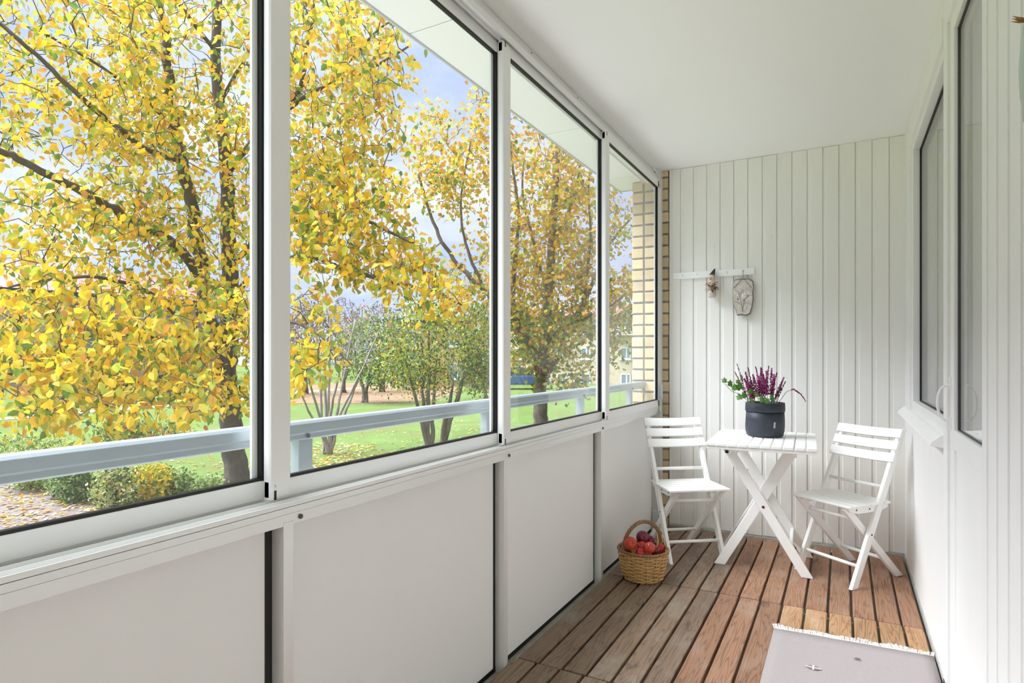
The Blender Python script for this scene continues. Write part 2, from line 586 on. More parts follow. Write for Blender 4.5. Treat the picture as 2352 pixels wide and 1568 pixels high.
w6 = sash(6, -1.135, 3.077, 4.150, 'end glass pane next to the yellow brick corner')
h = MB()
h.tube([(-1.118, 4.155, .80), (-1.118, 4.155, 2.36)], .006, 8)
h.box(-1.125, -1.112, 4.150, 4.162, .79, 2.37)
h.build('hinge_rod', 'alu', w6)
hb = MB().tube([(-1.112, 4.158, .885), (-1.112, 4.158, .985)], .011, 10)
hb.box(-1.13, -1.105, 4.142, 4.156, .885, .985)
hb.build('hinge', 'steel', w6, smooth=False)
jamb = MB().box(-1.152, -1.126, 4.163, YB + .004, -.03, ZC).build('trim_3', 'alu')
struct(jamb, 'grey aluminium end jamb against the brick corner')

# ------------------------------------------------------------------ right wall with window and balcony door
wr = MB()
wr.box(XW + .018, 0.9, YN, 1.985, -0.03, ZC)
wall_right = wr.build('wall_right', 'paint')
struct(wall_right, 'right house wall with white board cladding, window and balcony door')
y = 1.985
k = 0
while y > YN:
    y2 = max(y - (.078 if k == 0 else .112), YN)
    ya, yb = y2 + .024, y
    MB().prism([(XW + .0185, yb), (XW, yb - .001 * (k > 0)), (XW, ya + .001), (XW + .001, ya), (XW + .0185, ya)], 'z', 0.0, ZC - .004).build('wall_board', 'paint', wall_right)
    y = y2
    k += 1
MB().box(XW, .50, 2.64, YB + .012, -.02, .862).build('lower_panel', 'paint', wall_right)
MB().box(XW, .50, 1.985, YB + .012, 2.375, ZC).build('lintel', 'paint', wall_right)
MB().box(XW, .50, 3.90, YB + .012, .862, 2.376).build('reveal', 'paint', wall_right)
MB().box(XW + .002, .50, 2.60, 2.70, .86, 2.375).build('mullion', 'paint', wall_right)
bbd = MB().box(XW - .006, XW, 2.64, YB - .01, -.03, .012).build('baseboard_right', 'concrete')
struct(bbd, 'dark grey joint strip where the decking meets the white wall')

win = thing('window_7', 'fixed house window on the white wall reflecting the far boards', None, kind='structure')
cz = MB()
cz.box(XW - .010, XW + .02, 3.895, 3.99, .86, 2.40)
cz.box(XW - .010, XW + .02, 2.656, 3.895, 2.315, 2.40)
cz.build('casing', 'paint', win, bevel=.003)
fr = MB()
fr.box(XW + .005, XW + .06, 3.862, 3.90, .90, 2.33)
fr.box(XW + .005, XW + .06, 2.64, 2.72, .90, 2.33)
fr.box(XW + .005, XW + .06, 2.72, 3.862, 2.285, 2.33)
fr.box(XW + .005, XW + .06, 2.72, 3.862, .88, .940)
fr.build('window_frame', 'paint', win, bevel=.003)
gk = MB()
gk.box(XW + .036, XW + .047, 3.848, 3.863, .938, 2.288)
gk.box(XW + .036, XW + .047, 2.715, 3.863, 2.274, 2.288)
gk.box(XW + .036, XW + .047, 2.715, 3.863, .938, .946)
gk.build('gasket', 'rubber', win)
MB().box(XW + .040, XW + .044, 2.71, 3.865, .93, 2.29).build('glass_pane', 'glass_room', win)
sl = MB().prism([(XW + .03, .900), (XW - .012, .888), (XW - .040, .862), (XW - .044, .850), (XW - .036, .850), (XW - .020, .846), (XW - .0, .842), (XW + .03, .842)], 'y', 2.66, 4.17)
sl.build('window_sill', 'paint', win, bevel=.002)

door = thing('door_1', 'white balcony door with tall glass beside the fluted cladding', None, kind='structure')
d = MB()
d.box(XW - .004, XW + .05, 2.585, 2.655, .0, 2.40)
d.box(XW - .004, XW + .05, 1.985, 2.585, 2.345, 2.40)
d.build('door_frame', 'paint', door, bevel=.003)
st = MB()
st.box(XW + .006, XW + .05, 2.505, 2.582, .02, 2.345)
st.build('stile', 'paint', door, bevel=.003)
MB().box(XW + .006, XW + .05, 1.99, 2.505, 2.285, 2.345).build('top_rail', 'paint', door, bevel=.002)
MB().box(XW + .006, XW + .05, 1.99, 2.505, .02, .12).build('bottom_rail', 'paint', door, bevel=.002)
MB().box(XW + .006, XW + .05, 1.99, 2.505, .86, .925).build('mid_rail', 'paint', door, bevel=.002)
MB().box(XW + .016, XW + .04, 1.99, 2.505, .12, .86).build('door_panel', 'paint', door)
g = MB()
g.box(XW + .018, XW + .026, 2.499, 2.505, .925, 2.285)
g.box(XW + .018, XW + .026, 1.99, 2.505, .925, .9285)
g.box(XW + .018, XW + .026, 1.99, 2.505, 2.279, 2.285)
g.build('gasket', 'screw', door)
MB().box(XW + .022, XW + .026, 1.99, 2.505, .92, 2.29).build('glass_pane', 'glass_room', door)
MB().box(XW - .006, XW + .02, 2.60, 2.64, -.02, .02).build('threshold_block', 'screw', door)
hd = MB()
hy = 2.545
P = []
for i in range(13):
    a = math.pi * i / 12
    P.append((XW + .008 - .042 * math.sin(a) ** .6, hy, 1.015 + .062 * math.cos(a)))
hd.tube(P, .0042, 8)
hd.box(XW - .0, XW + .008, hy - .008, hy + .008, 1.065, 1.105)
hd.box(XW - .0, XW + .008, hy - .008, hy + .008, .925, .965)
hd.build('door_handle', 'paint', door, smooth=False)

# curtains behind the house glass
M['curtain'] = leaf_mat('white_curtain', (0.90, 0.89, 0.86), .06)
def curtain(x, y0, y1, z0, z1, label):
    n = 60
    v, f = [], []
    for i in range(n + 1):
        t = i / n
        for z in (z0, z1):
            v.append((x + .008 * math.sin(t * (y1 - y0) * 52) + .003 * math.sin(t * 37), y0 + (y1 - y0) * t, z))
    f = [(2 * i, 2 * i + 1, 2 * i + 3, 2 * i + 2) for i in range(n)]
    o = MB().add(v, f).build('curtain', 'curtain', None, smooth=True)
    so = o.modifiers.new('thickness', 'SOLIDIFY')
    so.thickness = .002
    tag(o, label, 'curtain')
curtain(.392, 2.74, 3.84, .88, 2.36, 'pale pleated curtain behind the house window')
curtain(.375, 1.99, 2.50, .93, 2.34, 'pale pleated curtain behind the balcony door glass')
core = MB()
core.box(.9, 7, -9, 9, GZ - .2, 5.6)
core.box(-1.46, .9, -9, 4.42, 2.72, 5.6)
core.box(.5, .9, 1.985, YB, -.03, ZC)
wc = core.build('wall_house', 'brick')
struct(wc, 'yellow brick house body behind and above the balcony')
wn = MB().box(-1.225, .5, YN - .1, YN, -.03, ZC).build('wall_near', 'paint')
struct(wn, 'plain painted wall closing the balcony behind the viewer')

# soffit of the slab above, outside the glazing
sf = MB().box(-1.46, -1.225, -9, 4.42, 2.50, 2.72).build('soffit', 'ceiling')
struct(sf, 'pale panelled soffit of the slab above, outside the glazing')
for ya, yb in ((-5.4, -3.6), (-3.595, -2.205), (-2.2, -.80), (-.795, .62), (.625, 1.875), (1.88, 3.10), (3.105, 4.43)):
    MB().box(-1.497, -1.226, ya, yb, 2.447, 2.505).build('soffit_panel', 'soffit_p', sf)
MB().box(-1.506, -1.4975, -5.4, 4.44, 2.440, 2.56).build('edge_strip', 'alu_grey', sf)
MB().box(-1.506, -1.235, 4.431, 4.44, 2.440, 2.56).build('edge_strip', 'alu_grey', sf)

# ------------------------------------------------------------------ outer handrail
rail = thing('balcony_railing', 'galvanised handrail on short posts just outside the glass', 'railing', (-1.27, 0, 0))
hr = MB()
hr.prism([(-.022, .953), (.016, .953), (.020, .957), (.020, .969), (.0245, .973), (.0245, .996), (.017, 1.003), (-.017, 1.003), (-.024, .996), (-.024, .957)], 'y', -5.4, YB - .002)
hr.build('handrail', 'galv', rail, bevel=.0012)
for y in (-4.6, -3.65, -2.7, -1.75, -.75, .18, 1.115, 2.07, 3.06, 3.93):
    MB().box(-.020, .012, y, y + .048, -.03, .954).build('post', 'galv', rail, bevel=.002)
    s = MB().lathe([(.006, 0), (.006, .003), (.001, .0045)], 10).build('screw', 'screw', rail)
    s.location = (.020, y + .024, .963)
    s.rotation_euler = (0, math.pi / 2, 0)

# ================================================================== FURNITURE
def chair(label, loc, rz):
    root = thing('folding_chair', label, 'chair', loc, rz, 'white folding bistro chairs')
    W, w = .163, .134
    def LL(z):
        return .2 - .4906 * z
    def SL(z):
        return -.2 + 1.0375 * z
    for s in (-1, 1):
        MB().prism([(LL(0) - .0234, 0), (LL(0) + .0234, 0), (LL(.790) + .0234, .790), (LL(.790) - .0234, .790)], 'x', s * W - .010, s * W + .010).build('back_leg', 'furn', root, bevel=.003)
        MB().prism([(SL(0) - .0274, 0), (SL(0) + .0274, 0), (SL(.400) + .0274, .400), (SL(.400) - .0274, .400)], 'x', s * w - .010, s * w + .010).build('front_leg', 'furn', root, bevel=.003)
        rl = MB().prism([(-.075, .412), (-.075, .388), (-.02, .374), (.15, .374), (.215, .388), (.238, .412)], 'x', s * .150 - .010, s * .150 + .010)
        rl.build('seat_rail', 'furn', root, bevel=.003)
        for yy, zz in ((.17, .396), (.07, .392), (-.03, .395)):
            sc = MB().lathe([(.005, 0), (.005, .0015), (.0005, .002)], 8).build('screw', 'screw', root)
            sc.location = (s * .160, yy, zz)
            sc.rotation_euler = (0, s * math.pi / 2, 0)
        sc = MB().lathe([(.005, 0), (.005, .0015), (.0005, .002)], 8).build('screw', 'screw', root)
        sc.location = (s * .173, LL(.262), .262)
        sc.rotation_euler = (0, s * math.pi / 2, 0)
    def rung(y, z, hw, r=.0095):
        MB().tube([(-hw, y, z), (hw, y, z)], r, 10).build('rung', 'furn', root, smooth=True)
    rung(LL(.105), .105, W)
    rung(LL(.495), .495, W)
    rung(SL(.345), .345, w)
    rung(SL(.105), .105, w)
    n = 6
    y0, y1 = -.072, .248
    d = (y1 - y0) / n
    for i in range(n):
        MB().box(-.181, .181, y0 + i * d + .003, y0 + (i + 1) * d - .003, .411, .4245).build('seat_slat', 'furn', root, bevel=.004)
    for zc in (.7700, .7085, .6470):
        m = MB()
        k = 8
        th, hh = .0075, .0255
        tilt = Vector((0, -.4906, 1)).normalized()
        nn = Vector((0, 1, .4906)).normalized()
        vs = []
        for i in range(k + 1):
            x = -.186 + .372 * i / k
            bow = -.012 * (1 - (x / .186) ** 2)
            c0 = Vector((x, LL(zc) + .027, zc)) + nn * bow
            for a, b in ((-1, -1), (1, -1), (1, 1), (-1, 1)):
                vs.append(c0 + tilt * (a * hh) + nn * (b * th))
        fs = [(0, 1, 2, 3), (4 * k + 3, 4 * k + 2, 4 * k + 1, 4 * k)]
        for i in range(k):
            for j in range(4):
                j2 = (j + 1) % 4
                fs.append((4 * i + j, 4 * (i + 1) + j, 4 * (i + 1) + j2, 4 * i + j2))
        m.add(vs, fs).build('back_slat', 'furn', root, bevel=.003)
    return root
chair('white slatted folding chair beside the apple basket and brick corner', (-.856, 3.690, 0), math.radians(-143.04))
chair('white slatted folding chair standing against the right house wall', (.030, 3.755, 0), math.radians(143.35))

TZ = .715
table = thing('folding_table', 'small white slatted folding table with crossed legs', 'table', (-.401, 3.706, 0), math.radians(2.6))
HW, HD = .273, .346
for i in range(10):
    d = 2 * HW / 10
    MB().box(-HW + i * d + .0032, -HW + (i + 1) * d - .0032, -HD, HD, TZ - .017, TZ).build('table_slat', 'furn', table, bevel=.003)
for yy in (-HD + .03, HD - .03):
    MB().box(-HW + .008, HW - .004, yy - .022, yy + .022, TZ - .034, TZ - .0165).build('bearer', 'furn', table, bevel=.002)
for s in (-1, 1):
    MB().prism([(-.30, TZ - .034), (-.285, TZ - .06), (-.24, TZ - .068), (.24, TZ - .068), (.285, TZ - .06), (.30, TZ - .034)], 'x', s * .165 - .012, s * .165 + .012).build('runner', 'furn', table, bevel=.002)
def tleg(xa, xb, y, name='leg'):
    MB().prism([(xa - .0293, 0), (xa + .0293, 0), (xb + .0293, TZ - .034), (xb - .0293, TZ - .034)], 'y', y - .0105, y + .0105).build(name, 'furn', table, bevel=.003)
tleg(.224, -.185, -.155)
tleg(-.224, .165, -.128)
tleg(.224, -.185, .215)
tleg(-.224, .165, .188)
bl = MB().lathe([(.008, 0), (.008, .002), (.001, .004)], 10).build('bolt', mat('rusty_bolt', (.16, .05, .04), .4, .5), table)
bl.location = (.008, -.1655, .355)
bl.rotation_euler = (math.pi / 2, 0, 0)
bl = MB().lathe([(.009, 0), (.009, .003), (.001, .004)], 10).build('bolt', 'rubber', table)
bl.location = (-.165, -.30, TZ - .05)
bl.rotation_euler = (math.pi / 2, 0, 0)
MB().box(.135, .153, -.145, .205, .10, .165).build('stretcher', 'furn', table, bevel=.003)
MB().box(-.153, -.135, -.12, .18, .10, .14).build('stretcher', 'furn', table, bevel=.003)
MB().tube([(-.15, -.145, .62), (-.15, .205, .62)], .011, 8).build('stretcher', 'furn', table, smooth=True)

# ------------------------------------------------------------------ potted heather
M['pot'] = mat('dark_blue_paper_pot', (0.032, 0.038, 0.055), 0.55, noise=(9, .35), bump=(16, 0.9))
M['soil'] = mat('dark_soil', (.03, .02, .015), .95, bump=(60, .8))
M['bud_m'] = leaf_mat('heather_magenta', (.33, .018, .16), .2)
M['bud_d'] = leaf_mat('heather_maroon', (.075, .012, .035), .1)
M['bud_p'] = leaf_mat('heather_pink', (.48, .06, .27), .2)
M['ivy'] = leaf_mat('ivy_green', (.075, .20, .03), .2)
M['ivy_b'] = leaf_mat('ivy_pale', (.15, .27, .08), .2)
M['stem'] = mat('plant_stem', (.12, .075, .05), .8)
PX, PY = -.402, 3.780
plant = thing('potted_heather', 'purple flowering heather with ivy in a dark blue paper pot', 'plant', (PX, PY, TZ), .3)
def folds(a, z):
    return .012 * math.sin(3 * a + 9 * z) + .010 * math.sin(7 * a - 14 * z + 1) + .008 * math.sin(11 * a + 30 * z)
pot = MB()
prof = [(.070, 0), (.090, .001), (.099, .008), (.105, .03), (.107, .06), (.106, .10), (.103, .15)]
pot.lathe(prof, 40, wob=folds)
potv = pot.build('pot', 'pot', plant, smooth=True)
cuff = MB()
cuff.lathe([(.1035, .145), (.1075, .146), (.1085, .16), (.107, .193), (.105, .197), (.099, .197), (.098, .15)], 40, wob=lambda a, z: .35 * folds(a, .1))
cuff.f.pop(); cuff.m.pop(); cuff.f.pop(); cuff.m.pop()
cuff.build('cuff', 'pot', potv, smooth=True)
tg = MB().box(-.005, .005, -.001, .001, -.017, .017).build('tag', mat('silver_tag', (.42, .42, .40), .5), potv)
tg.location = (.030, -.1045, .075)
tg.rotation_euler = (0, .08, .28)
MB().lathe([(.0, .170), (.098, .165)], 24).build('soil', 'soil', plant)
inv = (Matrix.Translation((PX, PY, TZ)) @ Matrix.Rotation(.3, 4, 'Z')).inverted()
def loc_of(px, py, Z):
    return inv @ at(px, py, Z)
def spike(pts, r, n, cols, name='flower_spike', start=.35):
    """stem through pts with small buds crowded along it"""
    pts = [Vector(p) for p in pts]
    fine = []
    for i in range(25):
        t = i / 24
        k = len(pts) - 1
        if k == 2:
            fine.append(pts[0] * (1 - t) ** 2 + pts[1] * 2 * t * (1 - t) + pts[2] * t * t)
        else:
            a = min(int(t * k), k - 1)
            fine.append(pts[a].lerp(pts[a + 1], t * k - a))
    m = MB()
    m.tube(fine, [.0016 * (1 - .6 * i / 24) for i in range(25)], 4, 3)
    for i in range(n):
        t = start + (1 - start) * (i + random.random()) / n
        p = fine[min(int(t * 24), 24)]
        taper = 1 if t < .6 else max(.25, (1 - t) / .4)
        off = Vector((random.gauss(0, 1), random.gauss(0, 1), random.gauss(0, .6))).normalized() * r * taper * random.uniform(.4, 1)
        c = p + off
        s = random.uniform(.0022, .0040)
        ax = [Vector((s, 0, 0)), Vector((0, s, 0)), Vector((0, 0, s * 1.4))]
        vs = [c + a for a in ax] + [c - a for a in ax]
        m.add(vs, [(0, 1, 2), (1, 3, 2), (3, 4, 2), (4, 0, 2), (1, 0, 5), (3, 1, 5), (4, 3, 5), (0, 4, 5)], random.choice(cols))
    m.build(name, ['bud_m', 'bud_d', 'bud_p', 'stem'], plant)
tips = [(1748, 842, 3.50, .017, 150, 1), (1752, 858, 3.46, .016, 150, 1), (1742, 862, 3.52, .014, 110, 1), (1772, 843, 3.55, .010, 80, 1), (1766, 838, 3.57, .008, 50, 2),
        (1778, 858, 3.50, .010, 90, 1), (1711, 852, 3.50, .010, 60, 2), (1801, 865, 3.50, .008, 60, 1), (1692, 833, 3.52, .005, 22, 3), (1687, 852, 3.50, .006, 30, 2),
        (1718, 842, 3.55, .006, 40, 3), (1708, 868, 3.42, .013, 110, 1), (1716, 878, 3.40, .014, 100, 1), (1729, 858, 3.48, .012, 90, 2), (1785, 854, 3.56, .007, 60, 2),
        (1760, 850, 3.58, .011, 80, 1), (1735, 840, 3.60, .008, 50, 2), (1797, 880, 3.45, .006, 40, 3), (1724, 872, 3.55, .012, 90, 2)]
for i, (px, py, Z, r, n, kind) in enumerate(tips):
    tip = loc_of(px, py, Z)
    b = Vector((tip.x * .45 + random.uniform(-.02, .02), tip.y * .45 + random.uniform(-.02, .02), .168))
    mid = b.lerp(tip, .5) + Vector((0, 0, .012))
    spike([b, mid, tip], r * 1.35, int(n * 2.0), {1: [0, 0, 2, 0, 1], 2: [0, 1, 2, 1], 3: [1, 1, 0]}[kind])
b = Vector((.05, -.02, .168))
spike([b, loc_of(1806, 900, 3.46), loc_of(1822, 893, 3.46), loc_of(1840, 905, 3.46), loc_of(1852, 923, 3.46)], .005, 70, [0, 1, 2], start=.45)
spike([b, loc_of(1795, 890, 3.46), loc_of(1805, 875, 3.45)], .004, 25, [1, 1, 0])
def ivy(c, s, tilt, mi):
    """lobed ivy leaf"""
    out = [(0, -.45), (.28, -.5), (.5, -.22), (.36, .02), (.55, .32), (.24, .28), (0, .68), (-.24, .28), (-.55, .32), (-.36, .02), (-.5, -.22), (-.28, -.5)]
    m = MB()
    vs = [(x * s, y * s, -abs(x) * s * .35) for x, y in out] + [(0, 0, .05 * s)]
    m.add(vs, [(i, (i + 1) % 12, 12) for i in range(12)])
    o = m.build('leaf', mi, plant)
    o.location = c
    o.rotation_euler = tilt
    return o
ivy_stem = MB()
ivy_stem.tube([(-.06, -.05, .17), loc_of(1700, 905, 3.4), loc_of(1680, 898, 3.4), loc_of(1664, 880, 3.4)], .0014, 5)
ivy_stem.tube([(-.05, -.06, .17), loc_of(1708, 905, 3.38), loc_of(1696, 912, 3.38)], .0014, 5)
ivy_stem.build('ivy_stem', 'stem', plant)
for px, py, Z, s, mi in ((1664, 873, 3.40, .030, 'ivy_b'), (1678, 880, 3.40, .034, 'ivy'), (1690, 889, 3.39, .050, 'ivy'), (1700, 886, 3.40, .042, 'ivy'), (1696, 876, 3.42, .030, 'ivy_b'),
                         (1698, 911, 3.37, .036, 'ivy_b'), (1710, 907, 3.37, .034, 'ivy'), (1725, 898, 3.40, .034, 'ivy'), (1728, 919, 3.36, .036, 'ivy'), (1750, 917, 3.36, .034, 'ivy'),
                         (1776, 915, 3.38, .040, 'ivy'), (1762, 920, 3.36, .030, 'ivy_b'), (1705, 868, 3.44, .026, 'ivy_b'), (1738, 905, 3.40, .030, 'ivy_b')):
    c = loc_of(px, py, Z)
    ivy(c, s, (random.uniform(.7, 1.5), random.uniform(-.5, .5), random.uniform(-.4, .8)), mi)

# ------------------------------------------------------------------ basket and apples
M['wicker'] = mat('golden_wicker', (.70, .46, .19), .5, noise=(40, .3), alt=(.56, .34, .13))
M['wicker_d'] = mat('brown_wicker', (.36, .20, .095), .55, noise=(50, .35))
BX, BY = -.935, 3.135
basket = thing('wicker_basket', 'round golden wicker basket with a twisted handle, filled with apples', 'basket', (BX, BY, 0), math.radians(50))
def brad(z):
    t = z / .150
    return .094 + .034 * t ** .8
NS = 16
wv = MB()
rows_n = 15
for r in range(rows_n):
    z = .012 + r * .0095
    pts = []
    for j in range(NS * 4):
        a = 2 * math.pi * j / (NS * 4)
        ph = math.cos(a * NS / 2 + (r % 2) * math.pi)
        pts.append(((brad(z) + .0058 * ph) * math.cos(a), (brad(z) + .0058 * ph) * math.sin(a), z + .0012 * math.sin(2 * a + r)))
    wv.tube(pts, .0041, 5, closed=True)
wv.build('woven_side', 'wicker', basket, smooth=True)
for j in range(NS):
    a = 2 * math.pi * j / NS
    m = MB().tube([(brad(z) * math.cos(a), brad(z) * math.sin(a), z) for z in (.004, .05, .10, .152)], .0042, 6)
    m.build('stake', 'wicker', basket, smooth=True)
ln_ = MB().lathe([(.085, .008), (.100, .05), (.112, .10), (.119, .148)], 32)
ln_.f.pop(); ln_.m.pop()
ln_.build('lining', 'wicker', basket)
rim = MB()
for q in range(3):
    pts = []
    for j in range(90):
        a = 2 * math.pi * j / 90
        tw = a * 14 + q * 2 * math.pi / 3
        pts.append(((.129 + .005 * math.cos(tw)) * math.cos(a), (.129 + .005 * math.cos(tw)) * math.sin(a), .157 + .005 * math.sin(tw)))
    rim.tube(pts, .0040, 5, closed=True)
rim.build('rim', 'wicker_d', basket, smooth=True)
bs = MB()
for q in range(2):
    pts = []
    for j in range(80):
        a = 2 * math.pi * j / 80
        tw = a * 12 + q * math.pi
        pts.append(((.092 + .004 * math.cos(tw)) * math.cos(a), (.092 + .004 * math.cos(tw)) * math.sin(a), .0075 + .0035 * math.sin(tw)))
    bs.tube(pts, .0040, 5, closed=True)
bs.lathe([(.0, .006), (.092, .006)], 32)
bs.build('base', 'wicker', basket, smooth=True)
hd = MB()
for q in range(5):
    pts, rad = [], []
    for j in range(46):
        t = j / 45
        a = math.pi * t
        tw = t * 26 + q * 2 * math.pi / 5
        R = .0075 if .12 < t < .88 else .0095
        x = -.122 * math.cos(a)
        z = .130 + .170 * math.sin(a) ** .85
        nx, nz = -math.cos(a), math.sin(a)
        pts.append((x + nx * R * math.cos(tw), R * math.sin(tw), z + nz * R * math.cos(tw)))
    hd.tube(pts, .0038, 5)
hd.build('handle', 'wicker_d', basket, smooth=True)
for q, (a0, e) in enumerate(((-.10, .02), (.09, -.03), (.105, .035), (.115, -.02))):
    lo = MB().tube([(a0, .004, .235), (a0 + e * .5, -.03, .19), (a0 + e, -.05 + .02 * q, .158)], .0026, 5)
    lo.build('loose_cane', 'wicker', basket)

def apple_mat(name, c1, c2, sc):
    m = mat(name, c1, .28, noise=(sc, .3), alt=c2, stretch=(1, 1, .5))
    return m
AM = {'purple': apple_mat('apple_purple', (.22, .012, .045), (.13, .008, .035), 14),
      'orange': apple_mat('apple_orange', (.62, .10, .015), (.46, .02, .015), 16),
      'red': apple_mat('apple_red', (.50, .018, .02), (.36, .01, .02), 18),
      'coral': apple_mat('apple_coral', (.58, .07, .035), (.45, .03, .025), 18),
      'dark': apple_mat('apple_dark_red', (.22, .015, .018), (.14, .01, .015), 18)}
M['calyx'] = mat('apple_calyx', (.10, .06, .025), .8)
apples = [(1449, 1247.5, 3.1279, .034, 'orange', 'large orange apple at the front left of the basket pile'),
          (1476, 1233, 3.2038, .034, 'purple', 'dark purple apple topping the pile in the basket'),
          (1491, 1240, 3.25, .028, 'purple', 'small purple apple tucked behind the top apple'),
          (1474.5, 1254, 3.155, .026, 'coral', 'small coral apple in the middle of the pile'),
          (1435.8, 1255.1, 3.2279, .026, 'red', 'small red apple at the left rim of the basket'),
          (1471.5, 1269.5, 3.1082, .027, 'red', 'bright red apple low at the front rim'),
          (1440, 1270, 3.1773, .027, 'dark', 'dull dark apple low under the orange apple'),
          (1493, 1257, 3.0939, .029, 'coral', 'pinkish red apple just left of the handle foot'),
          (1514.5, 1259.8, 3.2098, .027, 'red', 'red apple at the right rim behind the handle'),
          (1504, 1264, 3.1584, .026, 'dark', 'dark red apple under the foot of the handle')]
for i, (px, py, Z, r, kind, lab) in enumerate(apples):
    p = at(px, py, Z)
    prof = []
    for j in range(15):
        a = math.pi * j / 14
        rr = r * math.sin(a) * (1 + .07 * math.cos(a))
        zz = -r * .93 * math.cos(a)
        if j > 11:
            zz -= r * .20 * ((j - 11) / 3) ** 2
        if j < 3:
            zz += r * .12 * ((3 - j) / 3) ** 2
        prof.append((max(rr, 1e-5), zz))
    ap = MB().lathe(prof, 20).build('apple', AM[kind], None, smooth=True)
    ap.location = p
    ap.rotation_euler = (random.uniform(.6, 1.4), random.uniform(-.5, .5), random.uniform(-.6, .9))
    tag(ap, lab, 'apple', 'apples in the wicker basket')
    cx = MB()
    for q in range(5):
        a = q * 1.257
        cx.tube([(0, 0, r * .72), (.0045 * math.cos(a), .0045 * math.sin(a), r * .80)], [.0016, .0005], 4)
    cx.build('calyx', 'calyx', ap)

# ------------------------------------------------------------------ rug
M['rug'] = mat('pinkish_grey_weave', (.44, .385, .375), .95, noise=(160, .14), bump=(300, .6), stretch=(1, 3, 1))
M['fringe'] = mat('white_cotton', (.86, .85, .82), .9)
M['motif'] = mat('dusky_brown_weave', (.24, .19, .18), .95, noise=(200, .3))
rug = thing('rug', 'pinkish grey woven rug with white fringe on the decking', 'rug', (.022, 2.83, .0015), 0.0)
rb = MB()
nx, ny = 14, 30
for zt in (0, 1):
    pass
vs = []
for j in range(ny + 1):
    for i in range(nx + 1):
        x = -.285 + .57 * i / nx
        yy = -1.9 * j / ny
        vs.append((x, yy + .061 * x, .006 + .002 * math.sin(5 * x + 9 * yy) * (j > 0)))
rb.add(vs, [(j * (nx + 1) + i, (j + 1) * (nx + 1) + i, (j + 1) * (nx + 1) + i + 1, j * (nx + 1) + i + 1) for j in range(ny) for i in range(nx)])
cl = rb.build('cloth', 'rug', rug, smooth=True)
so = cl.modifiers.new('thickness', 'SOLIDIFY')
so.thickness = .006
fg = MB()
for i in range(330):
    x = -.286 + .572 * (i + random.random()) / 330
    ln = .022 + .026 * abs(math.sin(x * 21 + 1)) * random.uniform(.5, 1.2)
    dx = .010 * math.sin(x * 30) + random.gauss(0, .005)
    p0 = Vector((x, -.002 + .061 * x, .006))
    p1 = Vector((x + dx * .5, ln * .55 + .061 * x, .009 + random.uniform(0, .006)))
    p2 = Vector((x + dx, ln + .061 * x, .003 + random.uniform(0, .005)))
    fg.tube([p0, p1, p2], [.0014, .0013, .0008], 3, caps=False)
fr_o = fg.build('fringe', 'fringe', rug)
fr_o['kind'] = 'stuff'
def rug_motif(x, y, s, cross=True):
    m = MB().add([(x - s, y, .0092), (x - s * .35, y - s * .55, .0092), (x + s * .35, y - s * .55, .0092), (x + s, y, .0092), (x + s * .35, y + s * .55, .0092), (x - s * .35, y + s * .55, .0092)], [(0, 1, 2, 3, 4, 5)])
    o = m.build('motif', 'motif', rug)
    so = o.modifiers.new('thickness', 'SOLIDIFY')
    so.thickness = .0012
    if cross:
        c = MB().box(x - s * .95, x + s * .95, y - s * .07, y + s * .07, .0090, .0104)
        c.box(x - s * .10, x + s * .10, y - s * .62, y + s * .62, .0090, .0103)
        c.build('cross', 'fringe', o)
r0 = Matrix.Translation((.022, 2.83, .0))
q = r0.inverted() @ on_z(1868, 1533, .01)
rug_motif(q.x, q.y, .029)
q2 = r0.inverted() @ on_z(1969, 1513, .01)
for k in range(4):
    ang = .4 * k - .6
    t = MB().box(q2.x - .012 + .002 * k, q2.x + .010, q2.y - .006 + .004 * k, q2.y - .004 + .004 * k, .0088, .0099)
    t.build('motif_thread', 'motif', rug)

# ------------------------------------------------------------------ peg rail and hanging ornaments on the far wall
peg = thing('peg_rail', 'white wooden peg rail with small steel hooks on the far wall', 'peg rail', (-.7815, YB, 1.743))
MB().box(-.2665, .2665, -.016, .001, -.022, .022).build('board', 'furn', peg, bevel=.0015)
for i, px in enumerate((1568.5, 1601.5, 1636, 1671, 1707)):
    x = on_y(px, 628, YB - .016).x + .7815
    MB().tube([(x, -.014, -.004), (x, -.028, -.001), (x + .001, -.036, .008)], .0016, 6).build('hook', 'steel', peg, smooth=True)
M['shell'] = mat('chalky_ceramic', (.72, .68, .64), .8, noise=(50, .3), alt=(.50, .40, .33), bump=(70, .7))
M['orange_in'] = mat('terracotta_inside', (.55, .24, .12), .7)
M['char'] = mat('charcoal_tip', (.035, .03, .025), .7)
M['dry'] = leaf_mat('dried_petal', (.42, .25, .085), .3)
M['dry_d'] = leaf_mat('dried_petal_dark', (.07, .045, .02), .1)
ocx = on_y(1638, 650, YB).x
orn = thing('ceramic_ornament', 'small chalky ceramic cone with dried brown petals hanging from the peg rail', 'ornament', (ocx, YB - .040, 1.578))
body = MB().lathe([(.0, 0), (.020, .001), (.025, .010), (.025, .04), (.022, .08), (.021, .11), (.020, .145), (.013, .155)], 18, wob=lambda a, z: .06 * math.sin(3 * a + 40 * z))
body.build('body', 'shell', orn, smooth=True)
MB().tube([(0, .004, .135), (.001, .004, .158), (.010, .004, .178), (.018, .006, .196)], [.020, .0165, .010, .003], 10).build('tip', 'char', orn, smooth=True)
MB().ball((-.004, -.014, .128), .013, 8, (1, .7, 1.1)).build('opening', 'orange_in', orn, smooth=True)
MB().tube([(0, .004, .165), (0, .012, .175), (0, .002, .166)], .0012, 5).build('hanger', 'steel', orn)
